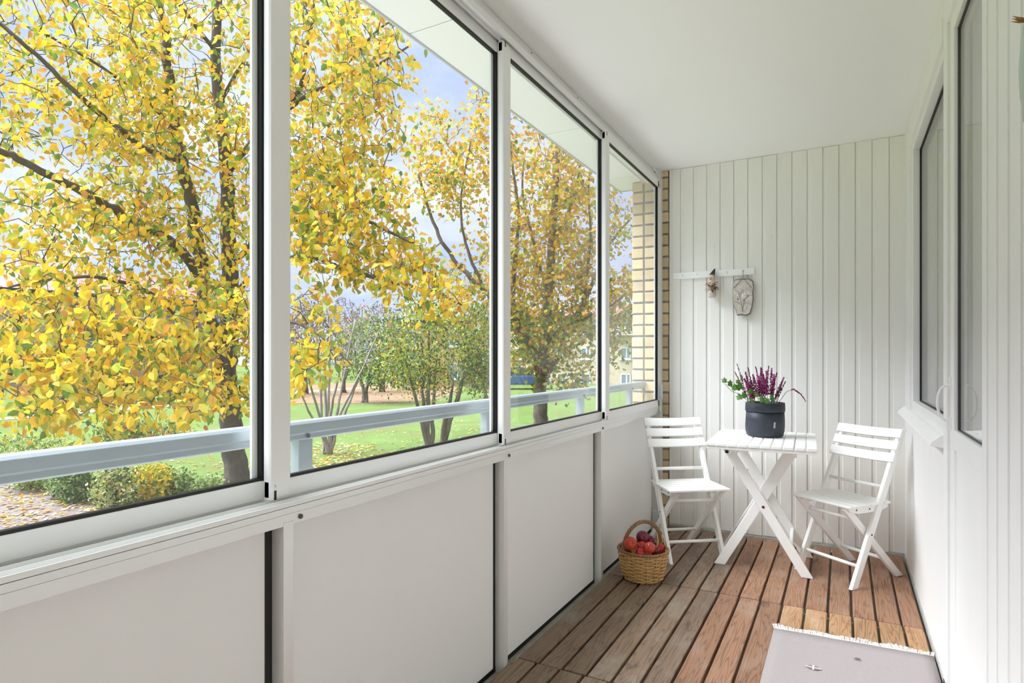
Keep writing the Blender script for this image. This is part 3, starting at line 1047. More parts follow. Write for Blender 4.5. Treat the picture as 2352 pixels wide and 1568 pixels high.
for i in range(64):
    a = random.uniform(-math.pi * 1.0, math.pi * .04)
    z = random.uniform(.042, .100)
    L = random.uniform(.020, .036)
    d = Vector((math.cos(a), math.sin(a) * .8, random.uniform(-.5, .6))).normalized()
    p0 = Vector((.021 * math.cos(a), .021 * math.sin(a), z))
    sd = d.cross(Vector((0, 0, 1))).normalized() * .0065
    up = Vector((0, 0, .002))
    m = MB().add([p0, p0 + d * L * .5 + sd + up, p0 + d * L, p0 + d * L * .5 - sd + up], [(0, 1, 2), (0, 2, 3)])
    m.build('petal', 'dry_d' if i % 4 == 0 else 'dry', orn)

M['stone'] = mat('pinkish_stone', (.70, .63, .585), .85, noise=(28, .25), alt=(.48, .42, .37), bump=(50, 1.0))
M['stone_e'] = mat('grey_stone_edge', (.25, .22, .20), .9, bump=(60, .8))
M['cord'] = mat('dark_cord', (.05, .035, .03), .8)
M['pnt_g'] = mat('painted_stem', (.17, .19, .17), .7)
M['pnt_w'] = mat('painted_white', (.83, .83, .84), .6)
M['pnt_p'] = mat('painted_pink', (.48, .12, .25), .6)
def pl(cx, cy, y=YB - .03):
    p = on_y(1540 + cx / 9.8, 580 + cy / 9.8, y)
    return p
org = pl(1640, 1010)
plaque = thing('stone_plaque', 'flat stone plaque painted with pink and white flowers, hung on dark cord', 'plaque', (org.x, org.y, org.z))
outl = [(1420, 650), (1455, 605), (1600, 588), (1780, 580), (1866, 640), (1880, 780), (1858, 900), (1872, 1040), (1835, 1250), (1795, 1380), (1710, 1425), (1600, 1405), (1505, 1420), (1470, 1300), (1425, 1180), (1408, 1040), (1404, 800)]
op = [pl(a, b) - org for a, b in outl]
cen = sum(op, Vector()) / len(op)
m = MB()
n = len(op)
front = [cen + (p - cen) * .93 + Vector((0, -.013, 0)) for p in op]
mid = [p + Vector((0, -.006 + random.uniform(-.002, .002), 0)) for p in op]
back = [p + Vector((0, .010, 0)) for p in op]
m.add(front + mid + back + [cen + Vector((0, -.0145, 0))], [(i, (i + 1) % n, 3 * n) for i in range(n)])
m.m = [0] * n
m.f += [(i + n, (i + 1) % n + n, (i + 1) % n, i) for i in range(n)] + [(i + 2 * n, (i + 1) % n + 2 * n, (i + 1) % n + n, i + n) for i in range(n)] + [tuple(range(2 * n, 3 * n))]
m.m += [1] * (2 * n + 1)
slab = m.build('slab', ['stone', 'stone_e'], plaque)
def paint(pts, r, mi, name):
    P = [pl(a, b) - org + Vector((0, -.0145, 0)) for a, b in pts]
    return MB().tube(P, r, 5).build(name, mi, plaque)
paint([(1640, 1340), (1610, 1200), (1580, 1050), (1560, 920), (1510, 870), (1455, 835)], .0014, 'pnt_g', 'painted_stem')
paint([(1625, 1300), (1650, 1150), (1690, 1030), (1780, 970), (1840, 960)], .0014, 'pnt_g', 'painted_stem')
paint([(1600, 1200), (1540, 1130), (1440, 1100)], .0010, 'pnt_g', 'painted_stem')
paint([(1580, 950), (1620, 880), (1640, 850)], .0010, 'pnt_g', 'painted_stem')
paint([(1650, 1150), (1740, 1130), (1830, 1170)], .0010, 'pnt_g', 'painted_stem')
for cx_, cy_, rx, rz, mi in ((1635, 960, .0055, .013, 'pnt_w'), (1680, 920, .004, .011, 'pnt_w'), (1515, 965, .0055, .006, 'pnt_w'), (1525, 1050, .006, .007, 'pnt_p'), (1655, 1070, .006, .006, 'pnt_p'), (1740, 975, .006, .008, 'pnt_p')):
    c = pl(cx_, cy_) - org + Vector((0, -.0135, 0))
    MB().ball(c, 1, 8, (rx, .0022, rz)).build('painted_flower', mi, plaque, smooth=True)
cd = MB()
A, B_, C_ = pl(1430, 805) - org, pl(1640, 570) - org, pl(1830, 800) - org
off = Vector((0, -.0145, 0))
cd.tube([A + off, B_ + off, C_ + off], .0013, 5)
top = pl(1640, 400) - org
hookp = Vector((on_y(1707, 620, YB - .016).x, YB - .031, 1.741)) - org
cd.tube([B_ + off, Vector((B_.x, hookp.y, (B_.z + hookp.z) / 2)), hookp + Vector((0, -.002, .003))], .0012, 5)
cd.tube([hookp, hookp + Vector((.004, -.006, .012))], .0011, 4)
cd.tube([hookp, hookp + Vector((.010, -.006, .010))], .0011, 4)
cd.build('cord', 'cord', plaque)

def nail(px, py, y, lab):
    p = on_y(px, py, y)
    o = MB().tube([(0, .004, 0), (0, -.012, .003), (.003, -.016, .010)], .0016, 6)
    o.add([], [])
    o = o.build('nail', 'steel', None, loc=p)
    tag(o, lab, 'nail')
nail(1641, 568, YB + .001, 'small bent nail in the boards above the peg rail')
nail(1772, 546, YB + .001, 'small bent nail alone in the boards right of the peg rail')

# dried flower holder at the edge of the cladding
hv = on_x(2373, 95, XW - .030)
vase = thing('hanging_vase', 'small pale green hanging vase with dried flowers and looped wire on the cladding', 'vase', (hv.x, hv.y, hv.z - .115))
MB().lathe([(.0, 0), (.012, .001), (.018, .02), (.020, .07), (.017, .12), (.013, .15)], 16).build('glass_body', mat('pale_green_glass', (.52, .60, .53), .25), vase, smooth=True)
for i in range(16):
    a = random.uniform(0, 6.28)
    d = Vector((math.cos(a) * .7, math.sin(a) * .7, random.uniform(.2, 1))).normalized()
    p0 = Vector((0, 0, .148))
    L = random.uniform(.02, .038)
    sd = d.orthogonal().normalized() * .005
    MB().add([p0, p0 + d * L * .6 + sd, p0 + d * L, p0 + d * L * .6 - sd], [(0, 1, 2, 3)]).build('dried_flower', 'dry', vase)
wl_ = MB()
for k in range(2):
    P = []
    for i in range(20):
        a = 2 * math.pi * i / 19
        P.append((-.004 + .010 * k, .040 + .012 * k + .010 * math.cos(a), .055 + (.065 - .012 * k) * math.sin(a)))
    wl_.tube(P, .0018, 5)
wl_.build('wire_loop', 'steel', vase)
MB().tube([(0, 0, .15), (.02, 0, .152), (.040, 0, .150)], .0014, 5).build('hanger', 'steel', vase)

# ================================================================== THE GARDEN
def garden_mat(name, stops, scale, bump, rough=.95, detail=8):
    m = bpy.data.materials.new(name)
    m.use_nodes = True
    nt = m.node_tree
    b = nt.nodes['Principled BSDF']
    b.inputs['Roughness'].default_value = rough
    b.inputs['Specular IOR Level'].default_value = .2
    tc = nt.nodes.new('ShaderNodeTexCoord')
    n = nt.nodes.new('ShaderNodeTexNoise')
    n.inputs['Scale'].default_value = scale
    n.inputs['Detail'].default_value = detail
    n.inputs['Roughness'].default_value = .7
    nt.links.new(tc.outputs['Object'], n.inputs['Vector'])
    r = nt.nodes.new('ShaderNodeValToRGB')
    e = r.color_ramp.elements
    e[0].position, e[0].color = stops[0][0], (*stops[0][1], 1)
    e[1].position, e[1].color = stops[-1][0], (*stops[-1][1], 1)
    for p, c in stops[1:-1]:
        x = e.new(p)
        x.color = (*c, 1)
    nt.links.new(n.outputs['Fac'], r.inputs['Fac'])
    nt.links.new(r.outputs['Color'], b.inputs['Base Color'])
    n2 = nt.nodes.new('ShaderNodeTexNoise')
    n2.inputs['Scale'].default_value = 45
    n2.inputs['Detail'].default_value = 3
    nt.links.new(tc.outputs['Object'], n2.inputs['Vector'])
    bp = nt.nodes.new('ShaderNodeBump')
    bp.inputs['Strength'].default_value = bump
    bp.inputs['Distance'].default_value = .03
    nt.links.new(n2.outputs['Fac'], bp.inputs['Height'])
    nt.links.new(bp.outputs['Normal'], b.inputs['Normal'])
    return m
M['lawn'] = garden_mat('autumn_lawn', [(.30, (.125, .125, .04)), (.50, (.105, .16, .035)), (.70, (.125, .21, .05))], .9, .8)
M['leafbed'] = garden_mat('brown_leaf_bed', [(.3, (.16, .10, .05)), (.5, (.24, .15, .09)), (.7, (.36, .25, .15))], 5, 1.0)
M['gravel'] = garden_mat('dark_gravel', [(.3, (.11, .09, .08)), (.5, (.19, .155, .145)), (.7, (.26, .22, .20))], 14, .8)
M['asphalt'] = garden_mat('grey_path', [(.3, (.24, .24, .235)), (.7, (.34, .34, .33))], 3, .3)

ground = MB().add([(-150, -60, GZ), (60, -60, GZ), (60, 160, GZ), (-150, 160, GZ)], [(0, 1, 2, 3)]).build('ground', 'lawn')
struct(ground, 'green lawn of the garden outside')
def patch(name, pix, z, m, label):
    v = [on_z(a, b, GZ) for a, b in pix]
    v = [Vector((p.x, p.y, GZ + z)) for p in v]
    o = MB().add(v, [tuple(range(len(v)))]).build(name, m)
    struct(o, label)
    return o
def strip(name, pix, w, z, m, label):
    c = [on_z(a, b, GZ) for a, b in pix]
    v = []
    for i, p in enumerate(c):
        t = (c[min(i + 1, len(c) - 1)] - c[max(i - 1, 0)]).normalized()
        s = Vector((-t.y, t.x, 0)) * w / 2
        v += [Vector((p.x + s.x, p.y + s.y, GZ + z)), Vector((p.x - s.x, p.y - s.y, GZ + z))]
    o = MB().add(v, [(2 * i, 2 * i + 1, 2 * i + 3, 2 * i + 2) for i in range(len(c) - 1)]).build(name, m)
    struct(o, label)
patch('gravel_path', [(-500, 1080), (-120, 1085), (60, 1098), (150, 1130), (235, 1172), (270, 1260), (300, 1500), (-900, 1500)], .012, 'gravel', 'dark gravel path strewn with fallen leaves')
patch('leaf_bed', [(640, 926), (760, 928), (900, 925), (1000, 918), (1060, 900), (1040, 884), (900, 878), (760, 880), (660, 890)], .012, 'leafbed', 'brown bed of fallen leaves under the bare bushes')
pv = MB().box(-4.3, -1.30, -9, 4.6, GZ - .05, GZ + .02).build('bounce_slab', mat('pale_bounce_slab', (.48, .47, .45), .9, noise=(3, .2), bump=(40, .5)))  # unseen ground slab, added to bounce daylight up onto the balcony ceiling
struct(pv, 'unseen pale slab added beside the house to bounce light indoors')
strip('garden_path', [(-300, 985), (60, 958), (200, 946), (330, 936), (480, 926), (600, 912), (720, 898), (860, 889), (1000, 884)], 1.1, .014, 'asphalt', 'pale narrow garden path curving across the lawn')

# leaf and bark materials
M['lf_y'] = leaf_mat('leaf_yellow', (0.658, 0.461, 0.028))
M['lf_g'] = leaf_mat('leaf_gold', (0.691, 0.386, 0.024))
M['lf_l'] = leaf_mat('leaf_lemon', (0.658, 0.559, 0.091))
M['lf_yg'] = leaf_mat('leaf_lime', (0.378, 0.412, 0.049))
M['lf_gr'] = leaf_mat('leaf_green', (0.140, 0.230, 0.038))
M['lf_or'] = leaf_mat('leaf_amber', (0.511, 0.246, 0.049))
M['lf_br'] = leaf_mat('leaf_brown', (0.246, 0.123, 0.049), .2)
M['lf_pg'] = leaf_mat('leaf_pale_green', (0.370, 0.453, 0.181), .3)
M['lf_dg'] = leaf_mat('leaf_dark_green', (0.062, 0.123, 0.038), .25)
M['lf_red'] = leaf_mat('leaf_coral', (0.511, 0.132, 0.074), .3)
M['lf_cr'] = leaf_mat('leaf_cream', (0.609, 0.494, 0.279), .2)
M['bark'] = mat('dark_bark', (.115, .095, .08), .95, noise=(9, .5), alt=(.055, .045, .038), bump=(14, 1.0), stretch=(1, 1, .5))
M['bark_g'] = mat('grey_brown_bark', (.20, .165, .13), .95, noise=(6, .5), alt=(.10, .08, .06), bump=(14, 1.0), stretch=(1, 1, .5))
M['bark_p'] = mat('pale_grey_bark', (.34, .30, .28), .95, noise=(8, .35), bump=(14, .6))
M['twig_m'] = mat('mauve_twigs', (.20, .15, .125), .95)
M['burl'] = mat('red_brown_burl', (.16, .075, .05), .95, noise=(12, .5), bump=(18, 1.0))

def unit(a):
    return a / np.maximum(np.linalg.norm(a, axis=1, keepdims=True), 1e-9)
def leaf_axes(D):
    D = unit(D)
    s = unit(np.cross(D, rng.normal(size=D.shape)))
    return D, s, np.cross(s, D)
LEAF = np.array([(0, 0, 0), (.28, .30, .07), (.62, .24, .06), (1, 0, -.06), (.62, -.24, .06), (.28, -.30, .07)])   # along, side, normal
def leaf_stuff(name, P, D, S, mats, mi, parent, width=1.0, axes=None):
    N = len(P)
    if N == 0:
        return None
    d, s, n = axes if axes is not None else leaf_axes(D)
    V = np.empty((N, 6, 3))
    for k in range(6):
        V[:, k] = P + S[:, None] * (d * LEAF[k, 0] + s * LEAF[k, 1] * width + n * LEAF[k, 2])
    me = bpy.data.meshes.new(name)
    me.vertices.add(N * 6)
    me.vertices.foreach_set('co', V.reshape(-1))
    base = np.arange(N)[:, None] * 6
    loops = np.concatenate([base + np.array([0, 1, 2, 3]), base + np.array([0, 3, 4, 5])], axis=1).reshape(-1)
    me.loops.add(N * 8)
    me.loops.foreach_set('vertex_index', loops.astype(np.int32))
    me.polygons.add(N * 2)
    me.polygons.foreach_set('loop_start', (np.arange(N * 2) * 4).astype(np.int32))
    for mm in mats:
        me.materials.append(M[mm])
    me.polygons.foreach_set('material_index', np.repeat(mi, 2).astype(np.int32))
    me.update()
    me.validate()
    o = link(name, me, parent)
    o['kind'] = 'stuff'
    return o

def proj(P):
    Z = -SN * P[:, 0] + CS * P[:, 1]
    u = (CS * P[:, 0] + SN * P[:, 1]) / Z
    return 1176 + F_PX * u, HOR - (P[:, 2] - CAM_H) * F_PX / Z, Z

def smooth_path(pts, per=5):
    pts = [Vector(p) for p in pts]
    out = []
    for i in range(len(pts) - 1):
        p0, p1, p2, p3 = pts[max(i - 1, 0)], pts[i], pts[i + 1], pts[min(i + 2, len(pts) - 1)]
        for k in range(per):
            t = k / per
            out.append(.5 * ((2 * p1) + (p2 - p0) * t + (2 * p0 - 5 * p1 + 4 * p2 - p3) * t * t + (3 * p1 - p0 - 3 * p2 + p3) * t ** 3))
    out.append(pts[-1])
    return out

def tree(name, label, cat, limbs, blobs, bark, leafmats, weights, size, per, twig_r=.004, hang=.8, group=None, single=0, spread=.10, width=1.0, trunk_first=True, sides=7, wt_fn=None, max_twig=2.5):
    """limbs: list of (pixel path with depth, r0, r1); blobs: (px, py, rx, ry, Z0, Z1, n)"""
    first = at(*limbs[0][0][0])
    root_loc = Vector((first.x, first.y, GZ))
    root = thing(name, label, cat, root_loc, 0, group)
    nodes = []
    for li, (path, r0, r1) in enumerate(limbs):
        w = [at(*p) for p in path]
        if li == 0:
            w[0].z = GZ - .03
        sp = smooth_path(w)
        k = len(sp) - 1
        rad = [r0 + (r1 - r0) * (i / k) for i in range(k + 1)]
        if li == 0 and r0 > .1:
            for i in range(k + 1):
                rad[i] *= 1 + .35 * max(0, 1 - (sp[i].z - GZ) / .35)
        jit = [p + Vector((random.gauss(0, 1), random.gauss(0, 1), random.gauss(0, 1))) * rad[i] * ((.08 if li == 0 else .25) if 0 < i < k else 0) for i, p in enumerate(sp)]
        MB().tube([p - root_loc for p in jit], rad, sides if r0 > .05 else 5).build('trunk' if li == 0 else 'branch', bark, root, smooth=True)
        nodes += [tuple(p) for p in sp[(4 if li == 0 else 0):]]
    C = []
    for (px, py, rx, ry, Z0, Z1, n) in blobs:
        for _ in range(n):
            a, r = random.uniform(0, 6.283), math.sqrt(random.random())
            C.append(at(px + rx * r * math.cos(a), py + ry * r * math.sin(a), random.uniform(Z0, Z1)))
    C = np.array([tuple(c) for c in C])
    if len(C) == 0:
        return root, None
    cap = len(nodes) + 3 * len(C) + 10
    NP = np.empty((cap, 3))
    NP[:len(nodes)] = nodes
    cnt = len(nodes)
    d0 = np.min(np.linalg.norm(C[:, None, :] - NP[None, :cnt:3, :], axis=2), axis=1)
    order = np.argsort(d0)
    tw = MB()
    rl = np.array(root_loc)
    P, D = [], []
    for ci in order:
        c = C[ci]
        dv = NP[:cnt] - c
        dd = np.einsum('ij,ij->i', dv, dv)
        j = int(np.argmin(dd))
        a = NP[j]
        L = math.sqrt(dd[j])
        if L > max_twig:
            continue
        m1 = a * .62 + c * .38 + rng.normal(size=3) * L * .10 + np.array([0, 0, .06 * L])
        m2 = a * .28 + c * .72 + rng.normal(size=3) * L * .10 + np.array([0, 0, .04 * L])
        r = twig_r * (1 + 1.6 * L)
        tw.tube([a - rl, m1 - rl, m2 - rl, c - rl], [r, r * .8, r * .6, r * .35], 3, caps=False)
        NP[cnt], NP[cnt + 1], NP[cnt + 2] = m1, m2, c
        cnt += 3
        k = max(0, int(per + rng.normal() * per * .3))
        for _ in range(k):
            t = rng.uniform(0.1, 1.0)
            q = m2 * (1 - t) + c * t if L < .9 else m2 * (1 - t) * .5 + c * (1 + t) * .5
            P.append(q + rng.normal(size=3) * spread)
            D.append((rng.normal(size=3) * .65) + np.array([0, 0, -hang]))
    tw_o = tw.build('twigs', bark, root)
    tw_o['kind'] = 'stuff'
    if not P:
        return root, None
    P, D = np.array(P), np.array(D)
    S = size * rng.uniform(.7, 1.2, len(P))
    mi = rng.choice(len(leafmats), len(P), p=np.array(weights) / sum(weights))
    if wt_fn:
        mi = wt_fn(P, mi)
    axes = leaf_axes(D)
    big = np.zeros(len(P), bool)
    if single:
        X, Y_, Z = proj(P)
        vis = (X > 5) & (X < 1130) & (Y_ > 5) & (Y_ < 1200) & (Z > 1)
        sc = np.where(vis, S / np.maximum(Z, .1), 0)
        big[np.argsort(-sc)[:single]] = True
        lm = {}
        for i in np.where(big)[0]:
            key = int(mi[i])
            if key not in lm:
                me = bpy.data.meshes.new('leaf')
                me.from_pydata([(a, b * width, c) for a, b, c in LEAF], [], [(0, 1, 2, 3), (0, 3, 4, 5)])
                me.materials.append(M[leafmats[key]])
                lm[key] = me
            o = bpy.data.objects.new('leaf', lm[key])
            col.objects.link(o)
            o.parent = root
            d, s, n = axes[0][i], axes[1][i], axes[2][i]
            p = P[i] - rl
            sz = S[i]
            o.matrix_local = Matrix(((d[0] * sz, s[0] * sz, n[0] * sz, p[0]), (d[1] * sz, s[1] * sz, n[1] * sz, p[1]), (d[2] * sz, s[2] * sz, n[2] * sz, p[2]), (0, 0, 0, 1)))
    kp = ~big
    leaf_stuff('foliage', P[kp] - rl, D[kp], S[kp], leafmats, mi[kp], root, width, tuple(a[kp] for a in axes))
    return root, P

# --- the big cherry in front of the first two panes
T = 9.2
limbs = [
    ([(543, 1136, T), (538, 1060, T), (530, 960, T), (519, 880, T), (523, 790, T), (531, 700, T), (526, 600, T), (523, 490, T), (518, 370, T), (503, 240, T), (495, 120, T), (500, -60, T), (480, -250, T)], .185, .05),
    ([(519, 880, T), (500, 810, 9.1), (478, 720, 9.0), (459, 600, 8.9), (440, 480, 8.8), (420, 370, 8.7), (404, 300, 8.6), (388, 190, 8.5), (380, 90, 8.5), (350, -60, 8.5), (330, -200, 8.5)], .12, .04),
    ([(470, 650, 8.9), (408, 566, 8.3), (340, 525, 7.7), (286, 498, 7.2), (220, 455, 6.8), (143, 418, 6.5), (60, 375, 6.2), (0, 345, 6.0), (-120, 300, 5.7)], .075, .026),
    ([(420, 370, 8.6), (340, 345, 7.6), (270, 290, 7.0), (204, 240, 6.6), (120, 160, 6.3), (25, 75, 6.1), (-60, 10, 6.0)], .042, .018),
    ([(404, 300, 8.6), (330, 225, 8.0), (210, 140, 7.4), (90, 70, 7.0)], .03, .012),
    ([(519, 880, T), (455, 800, 8.4), (380, 770, 7.6), (270, 790, 6.8), (160, 830, 6.2), (60, 850, 5.8), (-60, 880, 5.5)], .05, .015),
    ([(500, 910, T), (470, 880, 8.3), (400, 865, 7.2), (300, 880, 6.2), (180, 930, 5.5), (90, 960, 5.2)], .035, .010),
    ([(455, 800, 8.4), (370, 690, 7.4), (250, 640, 6.6), (120, 640, 6.0), (20, 660, 5.7)], .032, .010),
    ([(526, 620, T), (600, 540, 8.6), (700, 498, 8.0), (790, 497, 7.4), (870, 520, 7.0), (950, 560, 6.7)], .05, .012),
    ([(523, 690, T), (600, 620, 8.4), (690, 590, 7.6), (800, 620, 6.9), (900, 650, 6.5), (1000, 670, 6.3), (1060, 700, 6.2)], .045, .010),
    ([(518, 400, T), (590, 310, 8.8), (670, 240, 8.4), (760, 190, 8.0), (850, 158, 7.6), (940, 105, 7.3)], .05, .012),
    ([(660, 245, 8.5), (690, 200, 8.3), (703, 120, 8.2), (718, 40, 8.1), (720, -60, 8.0)], .04, .015),
    ([(760, 190, 8.0), (830, 110, 7.6), (880, 60, 7.3), (960, 20, 7.0)], .02, .008),
    ([(531, 740, T), (600, 720, 8.0), (660, 735, 6.8), (720, 760, 6.0), (770, 800, 5.6), (810, 840, 5.5)], .03, .006),
    ([(495, 120, T), (420, 20, 8.8), (330, -80, 8.2), (200, -160, 7.8)], .035, .015),
    ([(503, 240, T), (570, 120, 9.3), (640, 10, 9.2), (700, -120, 9.0)], .035, .012),
]
blobs = [(150, 90, 250, 190, 6, 9.3, 230), (450, 120, 210, 210, 6.5, 10, 240), (120, 300, 190, 120, 6, 9, 95), (430, 380, 200, 180, 6.8, 10, 190), (300, 260, 120, 120, 6.5, 9, 80),
         (110, 530, 190, 110, 5.5, 8, 120), (400, 590, 200, 110, 6.3, 9, 110), (290, 470, 130, 80, 6.5, 9, 50),
         (160, 740, 230, 100, 4.9, 7, 170), (430, 730, 170, 110, 5.5, 8.5, 120), (110, 870, 170, 80, 4.6, 6.2, 110), (340, 850, 170, 80, 5, 7, 110), (200, 950, 170, 40, 4.6, 5.6, 38),
         (470, 900, 90, 60, 5.5, 8, 40), (570, 820, 40, 140, 6, 8.5, 36), (420, 940, 60, 30, 5, 6, 12),
         (750, 90, 160, 150, 6, 9, 180), (860, 150, 90, 90, 6, 8, 44), (730, 300, 120, 120, 6.3, 9, 130), (850, 300, 90, 90, 6.5, 8.5, 56), (780, 440, 150, 90, 6, 8.5, 110),
         (820, 560, 150, 80, 5.8, 7.5, 140), (740, 500, 110, 90, 6, 8, 50), (920, 640, 90, 40, 5.8, 6.8, 34), (985, 600, 45, 45, 6, 7, 12), (1000, 690, 60, 30, 5.8, 6.6, 16), (700, 690, 60, 40, 5.5, 7, 12), (720, 800, 65, 80, 5, 6, 22), (690, 860, 50, 60, 4.8, 5.8, 12),
         (590, 350, 60, 350, 6.8, 10, 90), (350, -240, 520, 220, 6, 11, 170), (-260, 420, 220, 480, 6, 10, 120), (480, 320, 330, 330, 10, 12, 90)]
tree('cherry_tree', 'large yellow-leaved cherry tree with dark trunk close to the first panes', 'tree', limbs, blobs, 'bark',
     ['lf_y', 'lf_g', 'lf_l', 'lf_yg', 'lf_gr', 'lf_or'], [42, 15, 10, 19, 9, 5], .094, 8.3, single=300, spread=.085, max_twig=2.2, twig_r=.005)

# --- maple behind the third pane
T = 16.5
limbs = [
    ([(1243, 995, T), (1243, 940, T), (1242, 890, T), (1246, 850, T), (1250, 800, T), (1256, 740, T), (1262, 660, T), (1268, 560, T), (1274, 470, T), (1280, 360, T), (1288, 240, T), (1290, 120, T)], .215, .05),
    ([(1246, 850, T), (1222, 800, 16.4), (1190, 755, 16.2), (1150, 700, 16), (1115, 670, 15.9), (1062, 618, 15.8), (1015, 555, 15.7), (985, 480, 15.7), (960, 400, 15.6)], .11, .03),
    ([(1115, 670, 15.9), (1080, 590, 15.8), (1060, 510, 15.8), (1062, 430, 15.8), (1080, 330, 15.8)], .05, .02),
    ([(1190, 755, 16.2), (1180, 680, 16.3), (1183, 590, 16.3), (1192, 500, 16.3), (1180, 400, 16.3), (1165, 260, 16.3)], .08, .025),
    ([(1262, 660, T), (1232, 600, 16.7), (1222, 540, 16.8), (1200, 450, 16.9), (1205, 350, 17)], .07, .02),
    ([(1250, 800, T), (1300, 745, 16.6), (1340, 700, 16.7), (1372, 620, 16.8), (1400, 560, 16.9), (1450, 500, 17)], .09, .025),
    ([(1340, 700, 16.7), (1350, 620, 16.5), (1356, 540, 16.4), (1352, 430, 16.3), (1362, 350, 16.2)], .05, .018),
    ([(1268, 560, T), (1310, 480, 16.4), (1330, 400, 16.3), (1335, 300, 16.2), (1345, 200, 16.2)], .06, .02),
    ([(1300, 745, 16.6), (1370, 720, 16), (1420, 690, 15.6), (1470, 640, 15.4)], .05, .015),
    ([(1015, 555, 15.7), (960, 600, 15.4), (900, 640, 15.2), (880, 645, 15.1)], .02, .008),
]
blobs = [(1235, 790, 100, 60, 15.4, 18, 150), (1120, 690, 90, 45, 15.4, 17, 60), (1040, 640, 60, 50, 15, 16.5, 26), (1240, 690, 130, 80, 15, 18, 170), (1250, 580, 130, 80, 15, 18, 150),
         (1070, 400, 90, 100, 14.8, 16.8, 100), (1000, 330, 60, 90, 14.8, 16.8, 55), (1105, 270, 40, 50, 15, 16.5, 24), (960, 430, 60, 60, 15, 16.5, 26), (1250, 440, 110, 90, 15, 18, 130),
         (1330, 500, 90, 110, 15, 18, 100), (1300, 320, 80, 80, 15, 17, 60), (1190, 330, 50, 70, 15.5, 17, 30), (1430, 680, 60, 70, 15, 17, 70), (1420, 520, 50, 70, 15.5, 17, 22), (1440, 760, 45, 40, 15, 17, 26),
         (1330, 690, 80, 100, 15.5, 18, 90), (1300, 870, 60, 30, 15.4, 16.5, 26), (1350, 800, 60, 60, 15.5, 17, 40), (1130, 560, 60, 70, 15.4, 17, 24), (1220, 120, 180, 130, 15, 18, 70), (1080, 760, 60, 50, 15.4, 16.8, 34)]
def maple_col(P, mi):
    low = P[:, 2] < 2.6
    sw = rng.uniform(size=len(P)) < .45
    mi = np.where(low & sw, rng.choice([3, 4], len(P)), mi)
    return mi
mt, _ = tree('maple_tree', 'spreading golden maple tree with a dark burl on its grey trunk', 'tree', limbs, blobs, 'bark_g',
     ['lf_y', 'lf_g', 'lf_or', 'lf_yg', 'lf_gr', 'lf_l'], [26, 32, 10, 20, 6, 6], .125, 10, spread=.20, width=1.35, hang=.45, twig_r=.008, wt_fn=maple_col, max_twig=3.2)
bp_ = at(1249, 842, T - .12) - mt.location
bm = MB()
bm.ball(bp_, .26, 9, (1.1, .9, 1.05))
bm.tube([bp_, bp_ + Vector((.25, .05, .10)), bp_ + Vector((.42, .1, .22))], [.16, .10, .03], 7)
bm.tube([bp_ + Vector((-.1, 0, .1)), bp_ + Vector((-.22, 0, .3))], [.08, .02], 6)
bm.build('burl', 'burl', mt)

# --- shrubs on the lawn
def shrub(name, label, base, tops, r0, crown, bark, leafmats, weights, size, per, group=None, twig_r=.004, **kw):
    """base pixel on the ground; tops: list of (px, py, dZ) stem ends"""
    g = on_z(base[0], base[1], GZ)
    Z = -SN * g.x + CS * g.y
    limbs = []
    for (px, py, dz) in tops:
        limbs.append(([(base[0] + random.uniform(-8, 8), base[1], Z), (base[0] * .7 + px * .3 + random.uniform(-6, 6), base[1] * .66 + py * .34, Z + dz * .3), (base[0] * .3 + px * .7, base[1] * .3 + py * .7, Z + dz * .7), (px, py, Z + dz)], r0, r0 * .3))
    bl = [(a, b, c, d, Z + e, Z + f, n) for (a, b, c, d, e, f, n) in crown]
    return tree(name, label, 'shrub', limbs, bl, bark, leafmats, weights, size, per, twig_r=twig_r, group=group, **kw)
shrub('bare_shrub', 'tall bare multi-stemmed shrub with grey stems on the lawn', (752, 1043), [(700, 830, -.6), (725, 760, .2), (760, 720, .5), (790, 780, -.3), (840, 830, .4), (815, 740, .6), (690, 900, -.5), (740, 700, 0), (870, 760, .2)], .045,
      [(760, 780, 110, 90, -1.2, 1.2, 150), (700, 830, 50, 80, -1, 1, 50), (820, 830, 50, 60, -1, 1, 40)], 'bark_p', ['lf_y', 'lf_yg'], [1, 1], .06, .7, twig_r=.005)
shrub('leafy_shrub', 'green and yellow leafed shrub on twin stems beyond the handrail', (985, 1030), [(930, 820, -.4), (965, 760, 0), (1005, 800, .4), (985, 710, 0)], .06,
      [(965, 785, 95, 92, -1.3, 1.3, 380), (930, 840, 60, 50, -1, 1, 90), (975, 875, 70, 30, -1, 1, 60)], 'bark_g', ['lf_dg', 'lf_gr', 'lf_yg', 'lf_l', 'lf_or', 'lf_pg'], [24, 28, 18, 12, 8, 10], .075, 9, spread=.14, twig_r=.005)
shrub('single_stem_shrub', 'dense green shrub on a single stout stem right of the twin stems', (1017, 1024), [(1040, 880, 0), (1085, 800, .1)], .085,
      [(1105, 790, 45, 90, -1, .5, 270), (1098, 860, 42, 40, -1, .5, 110)], 'bark_g', ['lf_gr', 'lf_dg', 'lf_yg', 'lf_or'], [30, 30, 25, 12], .075, 8, spread=.14, twig_r=.005)
shrub('round_bush', 'round dark green bush with a leaning stem on the leaf bed', (835, 925), [(850, 850, 0), (815, 800, 0), (885, 800, 0)], .10,
      [(855, 800, 85, 75, -1.4, 1.4, 330), (880, 850, 60, 40, -1, 1, 90)], 'bark_g', ['lf_dg', 'lf_gr', 'lf_yg', 'lf_pg'], [35, 35, 18, 12], .12, 9, spread=.24, twig_r=.008)
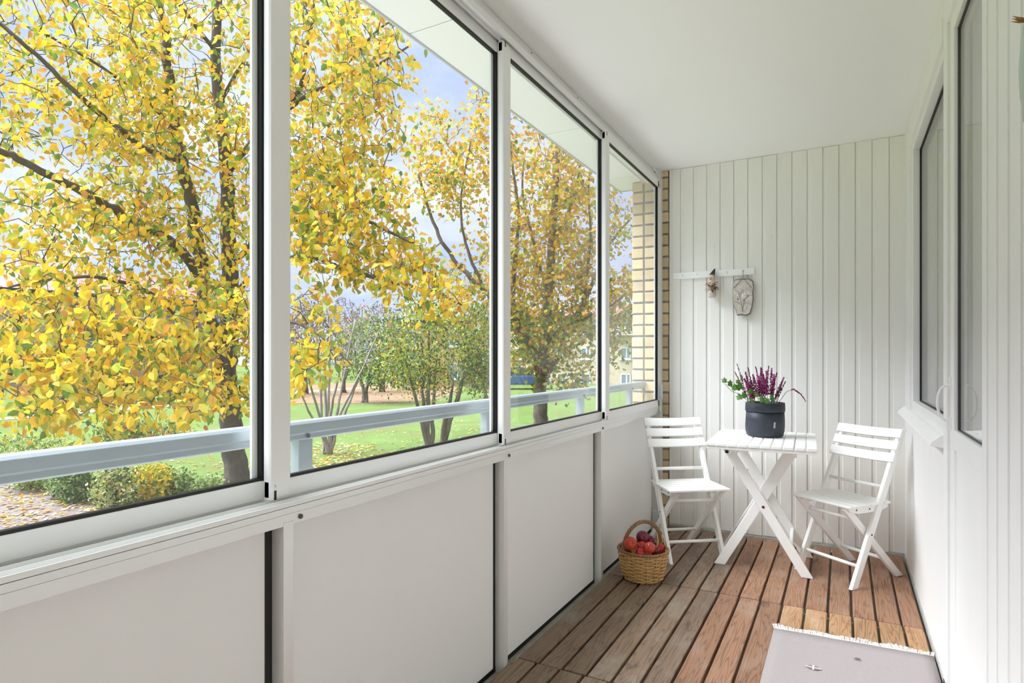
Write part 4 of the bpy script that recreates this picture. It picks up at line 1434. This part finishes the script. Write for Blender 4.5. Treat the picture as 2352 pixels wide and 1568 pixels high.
for i, (bxp, byp, hgt, wd, lab) in enumerate(((700, 905, 700, 60, 'leafless mauve thicket behind the bare multi-stemmed shrub'), (790, 902, 690, 60, 'leafless mauve thicket between the bare shrub and round bush'),
                                 (880, 900, 695, 60, 'leafless mauve thicket behind the round bush'), (612, 908, 720, 48, 'leafless mauve thicket behind the sash stile'))):
    shrub('bare_thicket', lab, (bxp, byp), [(bxp + random.uniform(-wd, wd) * .7, hgt + random.uniform(10, 60), random.uniform(-1, 1)) for _ in range(9)], .05,
          [(bxp, (hgt + 850) / 2, wd * .70, (870 - hgt) / 2, -2, 2, 800)], 'twig_m', ['lf_br', 'lf_or'], [1, 1], .07, .4, group='bare thickets', twig_r=.016, max_twig=4)
shrub('olive_bush', 'loose olive green bush in front of the beige house', (1120, 915), [(1100, 830, 0), (1130, 780, 0), (1080, 800, 0)], .06,
      [(1110, 830, 60, 70, -2, 2, 220)], 'bark_g', ['lf_gr', 'lf_yg', 'lf_dg', 'lf_or'], [30, 30, 20, 14], .12, 8, spread=.24, twig_r=.008, max_twig=4)
shrub('red_tipped_bush', 'low bush with coral red tips on the lawn left of the cherry trunk', (320, 1030), [(290, 990, 0), (330, 985, 0), (360, 990, 0)], .02,
      [(290, 1000, 70, 22, -.5, .5, 120), (310, 972, 30, 6, -.3, .3, 26), (390, 1000, 60, 25, -.5, .5, 80)], 'bark', ['lf_dg', 'lf_gr', 'lf_red', 'lf_yg'], [30, 30, 14, 20], .085, 8, spread=.10)
hedge = [(70, 1125, 1050, 70, 'pale green hedge shrub at the edge of the gravel path'), (165, 1150, 1065, 65, 'dark leafed hedge shrub overhanging the gravel path'), (265, 1172, 1075, 65, 'cream and green variegated hedge shrub'),
         (350, 1165, 1080, 55, 'yellow-leaved hedge shrub between variegated and grey-green ones'), (408, 1158, 1095, 50, 'grey-green low hedge shrub near the cherry trunk'), (478, 1150, 1108, 42, 'small grey-green shrub at the foot of the cherry trunk')]
hm = [(['lf_pg', 'lf_yg', 'lf_gr'], [4, 2, 3]), (['lf_dg', 'lf_gr', 'lf_pg'], [5, 3, 2]), (['lf_pg', 'lf_cr', 'lf_dg', 'lf_yg'], [3, 3, 4, 3]), (['lf_y', 'lf_yg', 'lf_g', 'lf_gr'], [4, 3, 2, 2]), (['lf_pg', 'lf_gr', 'lf_dg'], [4, 4, 2]), (['lf_pg', 'lf_gr'], [3, 3])]
for i, (hx, hb_, ht_, hw_, lab) in enumerate(hedge):
    shrub('hedge_shrub', lab, (hx, hb_), [(hx - hw_ * .5, ht_ + 15, 0), (hx, ht_, .1), (hx + hw_ * .5, ht_ + 10, 0), (hx + 8, ht_ + 20, .25)], .012,
          [(hx, (hb_ + ht_) / 2 + 2, hw_ * .74, (hb_ - ht_) * .48, -.35, .35, 200), (hx, ht_ + 8, hw_ * .66, 14, -.2, .4, 70)], 'bark', hm[i][0], hm[i][1], .055, 9, group='low hedge below the handrail', spread=.05, twig_r=.0025, hang=.1, max_twig=1.2)
shrub('lawn_bush', 'pale green bush behind the handrail at the gravel path', (60, 1052), [(30, 1010, 0), (90, 1005, 0), (140, 1010, 0)], .02,
      [(60, 1022, 130, 20, -.6, .8, 200)], 'bark', ['lf_pg', 'lf_gr', 'lf_l'], [5, 3, 2], .06, 8, spread=.07, max_twig=2)

# --- trees far behind
far = [(-150, 600, 80, 'lf_or'), (10, 690, 72, 'lf_br'), (180, 680, 90, 'lf_br'), (330, 700, 80, 'lf_gr'), (480, 690, 86, 'lf_br'), (610, 690, 76, 'lf_or'), (700, 695, 62, 'lf_br'), (830, 700, 76, 'lf_or'), (1020, 712, 82, 'lf_y'), (1180, 715, 78, 'lf_gr')]
far_lab = ['amber tree far left behind the brick house', 'brown tree behind the left brick house', 'brown tree behind the bay of the left house', 'green tree at the end of the left house', 'brown tree behind the cherry crown', 'amber tree behind the cherry trunk', 'brown tree rising behind the mauve thickets', 'amber tree in front of the pale far block', 'yellow tree beside the beige house', 'green tree behind the beige house']
for i, (px, top, Z, lm) in enumerate(far):
    gy = HOR + F_PX * (CAM_H - GZ) / Z
    tree('far_tree', far_lab[i], 'tree', [([(px, gy, Z), (px + 4, (gy + top) / 2 + 20, Z), (px, top + 30, Z)], .22, .06), ([(px + 3, (gy + top) / 2 + 10, Z), (px + 40, top + 40, Z)], .1, .04), ([(px + 3, (gy + top) / 2 + 10, Z), (px - 40, top + 40, Z)], .1, .04)],
         [(px, (top + 840) / 2, 70, (850 - top) * .5, Z - 3, Z + 3, 170)], 'twig_m', [lm, 'lf_br', 'lf_gr'], [5, 4, 2], .28, 5, spread=.5, twig_r=.02, group='trees beyond the lawn', max_twig=9, width=1.3)

# --- fallen leaves
N = 5200
fx, fy = [], []
def drop(n, px0, px1, py0, py1, bias=1.0):
    for _ in range(n):
        p = on_z(random.uniform(px0, px1), py0 + (py1 - py0) * random.random() ** bias, GZ)
        fx.append(p.x); fy.append(p.y)
drop(2600, -250, 290, 1085, 1330)
drop(1500, 300, 1100, 985, 1200)
drop(700, 640, 860, 1020, 1075)
drop(500, 560, 720, 1060, 1180)
drop(900, 640, 1060, 880, 930)
drop(500, 1000, 1400, 960, 1080)
P = np.column_stack([fx, fy, np.full(len(fx), GZ + .022)])
D = rng.normal(size=P.shape) * np.array([1, 1, .12])
fl = leaf_stuff('fallen_leaves', P, D, .075 * rng.uniform(.6, 1.2, len(P)), ['lf_cr', 'lf_or', 'lf_l', 'lf_br', 'lf_g'], rng.choice(5, len(P), p=[.34, .24, .16, .12, .14]), None, 1.2,
                (unit(D), unit(np.cross(np.array([0, 0, 1.0]) + rng.normal(size=P.shape) * .25, unit(D))), np.tile(np.array([0, 0, 1.0]), (len(P), 1))))
tag(fl, 'fallen yellow and brown leaves scattered over lawn and gravel', 'leaves', kind='stuff')

# ------------------------------------------------------------------ houses behind the trees
def far_brick(name, c):
    m = bpy.data.materials.new(name)
    m.use_nodes = True
    nt = m.node_tree
    b = nt.nodes['Principled BSDF']
    b.inputs['Roughness'].default_value = .9
    tc = nt.nodes.new('ShaderNodeTexCoord')
    mp = nt.nodes.new('ShaderNodeMapping')
    mp.inputs['Rotation'].default_value = (math.pi / 2, 0, 0)
    bt = nt.nodes.new('ShaderNodeTexBrick')
    bt.inputs['Scale'].default_value = 4
    bt.inputs['Color1'].default_value = (*c, 1)
    bt.inputs['Color2'].default_value = (c[0] * .85, c[1] * .82, c[2] * .75, 1)
    bt.inputs['Mortar'].default_value = (c[0] * .8, c[1] * .82, c[2] * .9, 1)
    bt.inputs['Mortar Size'].default_value = .012
    nt.links.new(tc.outputs['Object'], mp.inputs['Vector'])
    nt.links.new(mp.outputs['Vector'], bt.inputs['Vector'])
    nt.links.new(bt.outputs['Color'], b.inputs['Base Color'])
    return m
M['fbrick'] = far_brick('far_yellow_brick', (.66, .49, .27))
M['fbeige'] = far_brick('far_beige_brick', (.70, .58, .40))
M['roof'] = mat('red_metal_roof', (.27, .11, .10), .55)
M['roof_d'] = mat('dark_roof_edge', (.05, .05, .055), .6)
M['slate'] = mat('blue_grey_cladding', (.15, .19, .26), .7)
M['fwhite'] = mat('white_window_frame', (.84, .85, .86), .5)
M['fpane'] = mat('dim_window_pane', (.20, .27, .33), .15)
M['fpale'] = mat('pale_concrete_block', (.62, .65, .69), .8)
def house(name, label, A, B, z0, z1, depth, wall, wins, roof=True, roof_h=1.6, extra=None):
    A, B = Vector((A.x, A.y, 0)), Vector((B.x, B.y, 0))
    L = (B - A).length
    root = thing(name, label, 'building', (A.x, A.y, GZ), math.atan2((B - A).y, (B - A).x))
    MB().box(0, L, 0, depth, -.2, z1 - GZ).build('wall', wall, root)
    for (xc, zc, w, h) in wins:
        zc -= GZ
        fr_ = MB()
        t = .09
        fr_.box(xc - w / 2, xc + w / 2, -.06, .02, zc - h / 2, zc - h / 2 + t)
        fr_.box(xc - w / 2, xc + w / 2, -.06, .02, zc + h / 2 - t, zc + h / 2)
        fr_.box(xc - w / 2, xc - w / 2 + t, -.06, .02, zc - h / 2, zc + h / 2)
        fr_.box(xc + w / 2 - t, xc + w / 2, -.06, .02, zc - h / 2, zc + h / 2)
        fr_.box(xc + w * .1 - .05, xc + w * .1 + .05, -.06, .02, zc - h / 2, zc + h / 2)
        fr_.box(xc - w / 2 - .08, xc + w / 2 + .08, -.14, .02, zc - h / 2 - .07, zc - h / 2)
        f_o = fr_.build('window', 'fwhite', root)
        MB().box(xc - w / 2 + t, xc + w / 2 - t, -.03, .03, zc - h / 2 + t, zc + h / 2 - t).build('pane', 'fpane', f_o)
    if roof:
        e = z1 - GZ
        MB().box(-.3, L + .3, -.45, .1, e - .25, e).build('eave', 'roof_d', root)
        r = MB().prism([(-.5, e), (depth + .5, e), (depth * .5, e + roof_h)], 'x', -.3, L + .3)
        r_o = r.build('roof', 'roof', root)
        rib = MB()
        k = int(L / .45)
        for i in range(k):
            x = -.3 + (L + .6) * i / k
            rib.bar((x, -.5, e + .02), (x, depth * .5, e + roof_h + .02), (1, 0, 0), .05, .05)
        rib.build('roof_ribs', 'roof', r_o)
    if extra:
        extra(root, L)
    return root
A, B = at(-330, 700, 36), at(520, 700, 53)
u = (B - A); u.z = 0
def bay(root, L):
    for (xa, xb) in ((10.4, 13.2), (19.5, 22.5)):
        s = MB().box(xa, xb, -.9, .05, -.2, 6.55).build('bay', 'slate', root)
        for zc in (2.75, 5.35):
            f_o = MB().box(xa + .35, xb - .35, -.98, -.88, zc - .55, zc + .55).build('bay_window', 'fwhite', root)
            MB().box(xa + .5, (xa + xb) / 2 - .05, -1.0, -.9, zc - .42, zc + .42).build('pane', 'fpane', f_o)
            MB().box((xa + xb) / 2 + .05, xb - .5, -1.0, -.9, zc - .42, zc + .42).build('pane', 'fpane', f_o)
house('apartment_house', 'yellow brick apartment house with red metal roof and blue-grey bays', A, B, GZ, 6.0, 9, 'fbrick',
      [(x, z, 1.5, 1.25) for z in (4.45, 1.85) for x in (2.0, 5.5, 8.4, 15.4, 17.7, 24.6, 27)], extra=bay, roof_h=2.4)
A, B = at(1150, 700, 51), at(1620, 700, 46)
def balc(root, L):
    for x in (along(1270), along(1440)):
        b_ = MB()
        b_.box(x - .9, x + .9, -1.3, 0, 3.85, 4.0)
        b_.box(x - .9, x + .9, -1.3, -1.22, 4.0, 4.75)
        b_.build('balcony', 'fwhite', root)
def along(px):
    """local x on the facade line A-B under a pixel column"""
    ra, rb = ray(px)
    ux, uy = (B - A).normalized().x, (B - A).normalized().y
    t = (A.x * rb - A.y * ra) / (uy * ra - ux * rb)
    return t
house('beige_house', 'beige brick house with white balconies behind the maple', A, B, GZ, 4.6, 9, 'fbeige',
      [(along(px), z, .80, .95) for z in (1.55, -.55) for px in (1190, 1290, 1345, 1437, 1500)] + [(along(px), 3.5, .9, .95) for px in (1190, 1345, 1500)], extra=balc, roof_h=1.2)
A, B = at(896, 700, 44), at(1085, 700, 45)
house('yellow_house', 'small yellow brick house with dark eave behind the round bush', A, B, GZ, 3.95, 4, 'fbrick', [(1.6, 2.6, 1.1, 1.2), (4.8, 2.6, 1.1, 1.2), (1.6, .2, 1.1, 1.2), (4.8, .2, 1.1, 1.2)], roof_h=.15)
A, B = at(930, 700, 95), at(1060, 700, 95)
house('pale_block', 'pale flat-roofed block in the far distance above the shrubs', A, B, GZ, 10.2, 8, 'fpale', [(x, 8.6, 1.4, 1.0) for x in (1.5, 4, 6.5)], roof=False)

# ------------------------------------------------------------------ parked car and street lamp
M['car_blue'] = mat('blue_car_paint', (.05, .11, .24), .25, spec=.6)
M['car_glass'] = mat('car_glass', (.05, .06, .07), .1)
M['tyre'] = mat('tyre', (.02, .02, .02), .8)
cg = on_z(1188, 893, GZ)
carr = thing('parked_car', 'dark blue car parked behind the maple trunk', 'car', (cg.x, cg.y, GZ), math.radians(32))
MB().prism([(-2.1, .32), (-2.15, .62), (-1.95, .84), (-1.1, .92), (1.15, .92), (2.0, .80), (2.1, .55), (2.05, .32)], 'y', -.85, .85).build('body', 'car_blue', carr, bevel=.05)
MB().prism([(-1.85, .90), (-1.25, 1.38), (.45, 1.42), (1.2, .90)], 'y', -.72, .72).build('cabin', 'car_glass', carr, bevel=.05)
MB().prism([(-1.30, 1.37), (-1.15, 1.45), (.35, 1.48), (.52, 1.41)], 'y', -.73, .73).build('roof', 'car_blue', carr, bevel=.02)
for x in (-1.3, 1.3):
    for s in (-1, 1):
        w_ = MB().lathe([(.0, -.1), (.30, -.1), (.32, -.05), (.32, .05), (.30, .1), (.0, .1)], 18).build('wheel', 'tyre', carr)
        w_.location = (x, s * .78, .32)
        w_.rotation_euler = (math.pi / 2, 0, 0)
lp = at(6, 900, 30)
lamp = thing('street_lamp', 'dark garden lamp post with a round hood at the far left', 'lamp post', (lp.x, lp.y, GZ))
MB().tube([(0, 0, 0), (0, 0, 1.85)], .05, 8).build('pole', 'roof_d', lamp)
MB().lathe([(.05, 1.80), (.10, 1.95), (.18, 2.12), (.20, 2.16)], 14).build('collar', 'roof_d', lamp)
MB().lathe([(.18, 2.15), (.40, 2.16), (.42, 2.22), (.30, 2.30), (.10, 2.34), (.0, 2.345)], 18).build('hood', 'fpale', lamp)
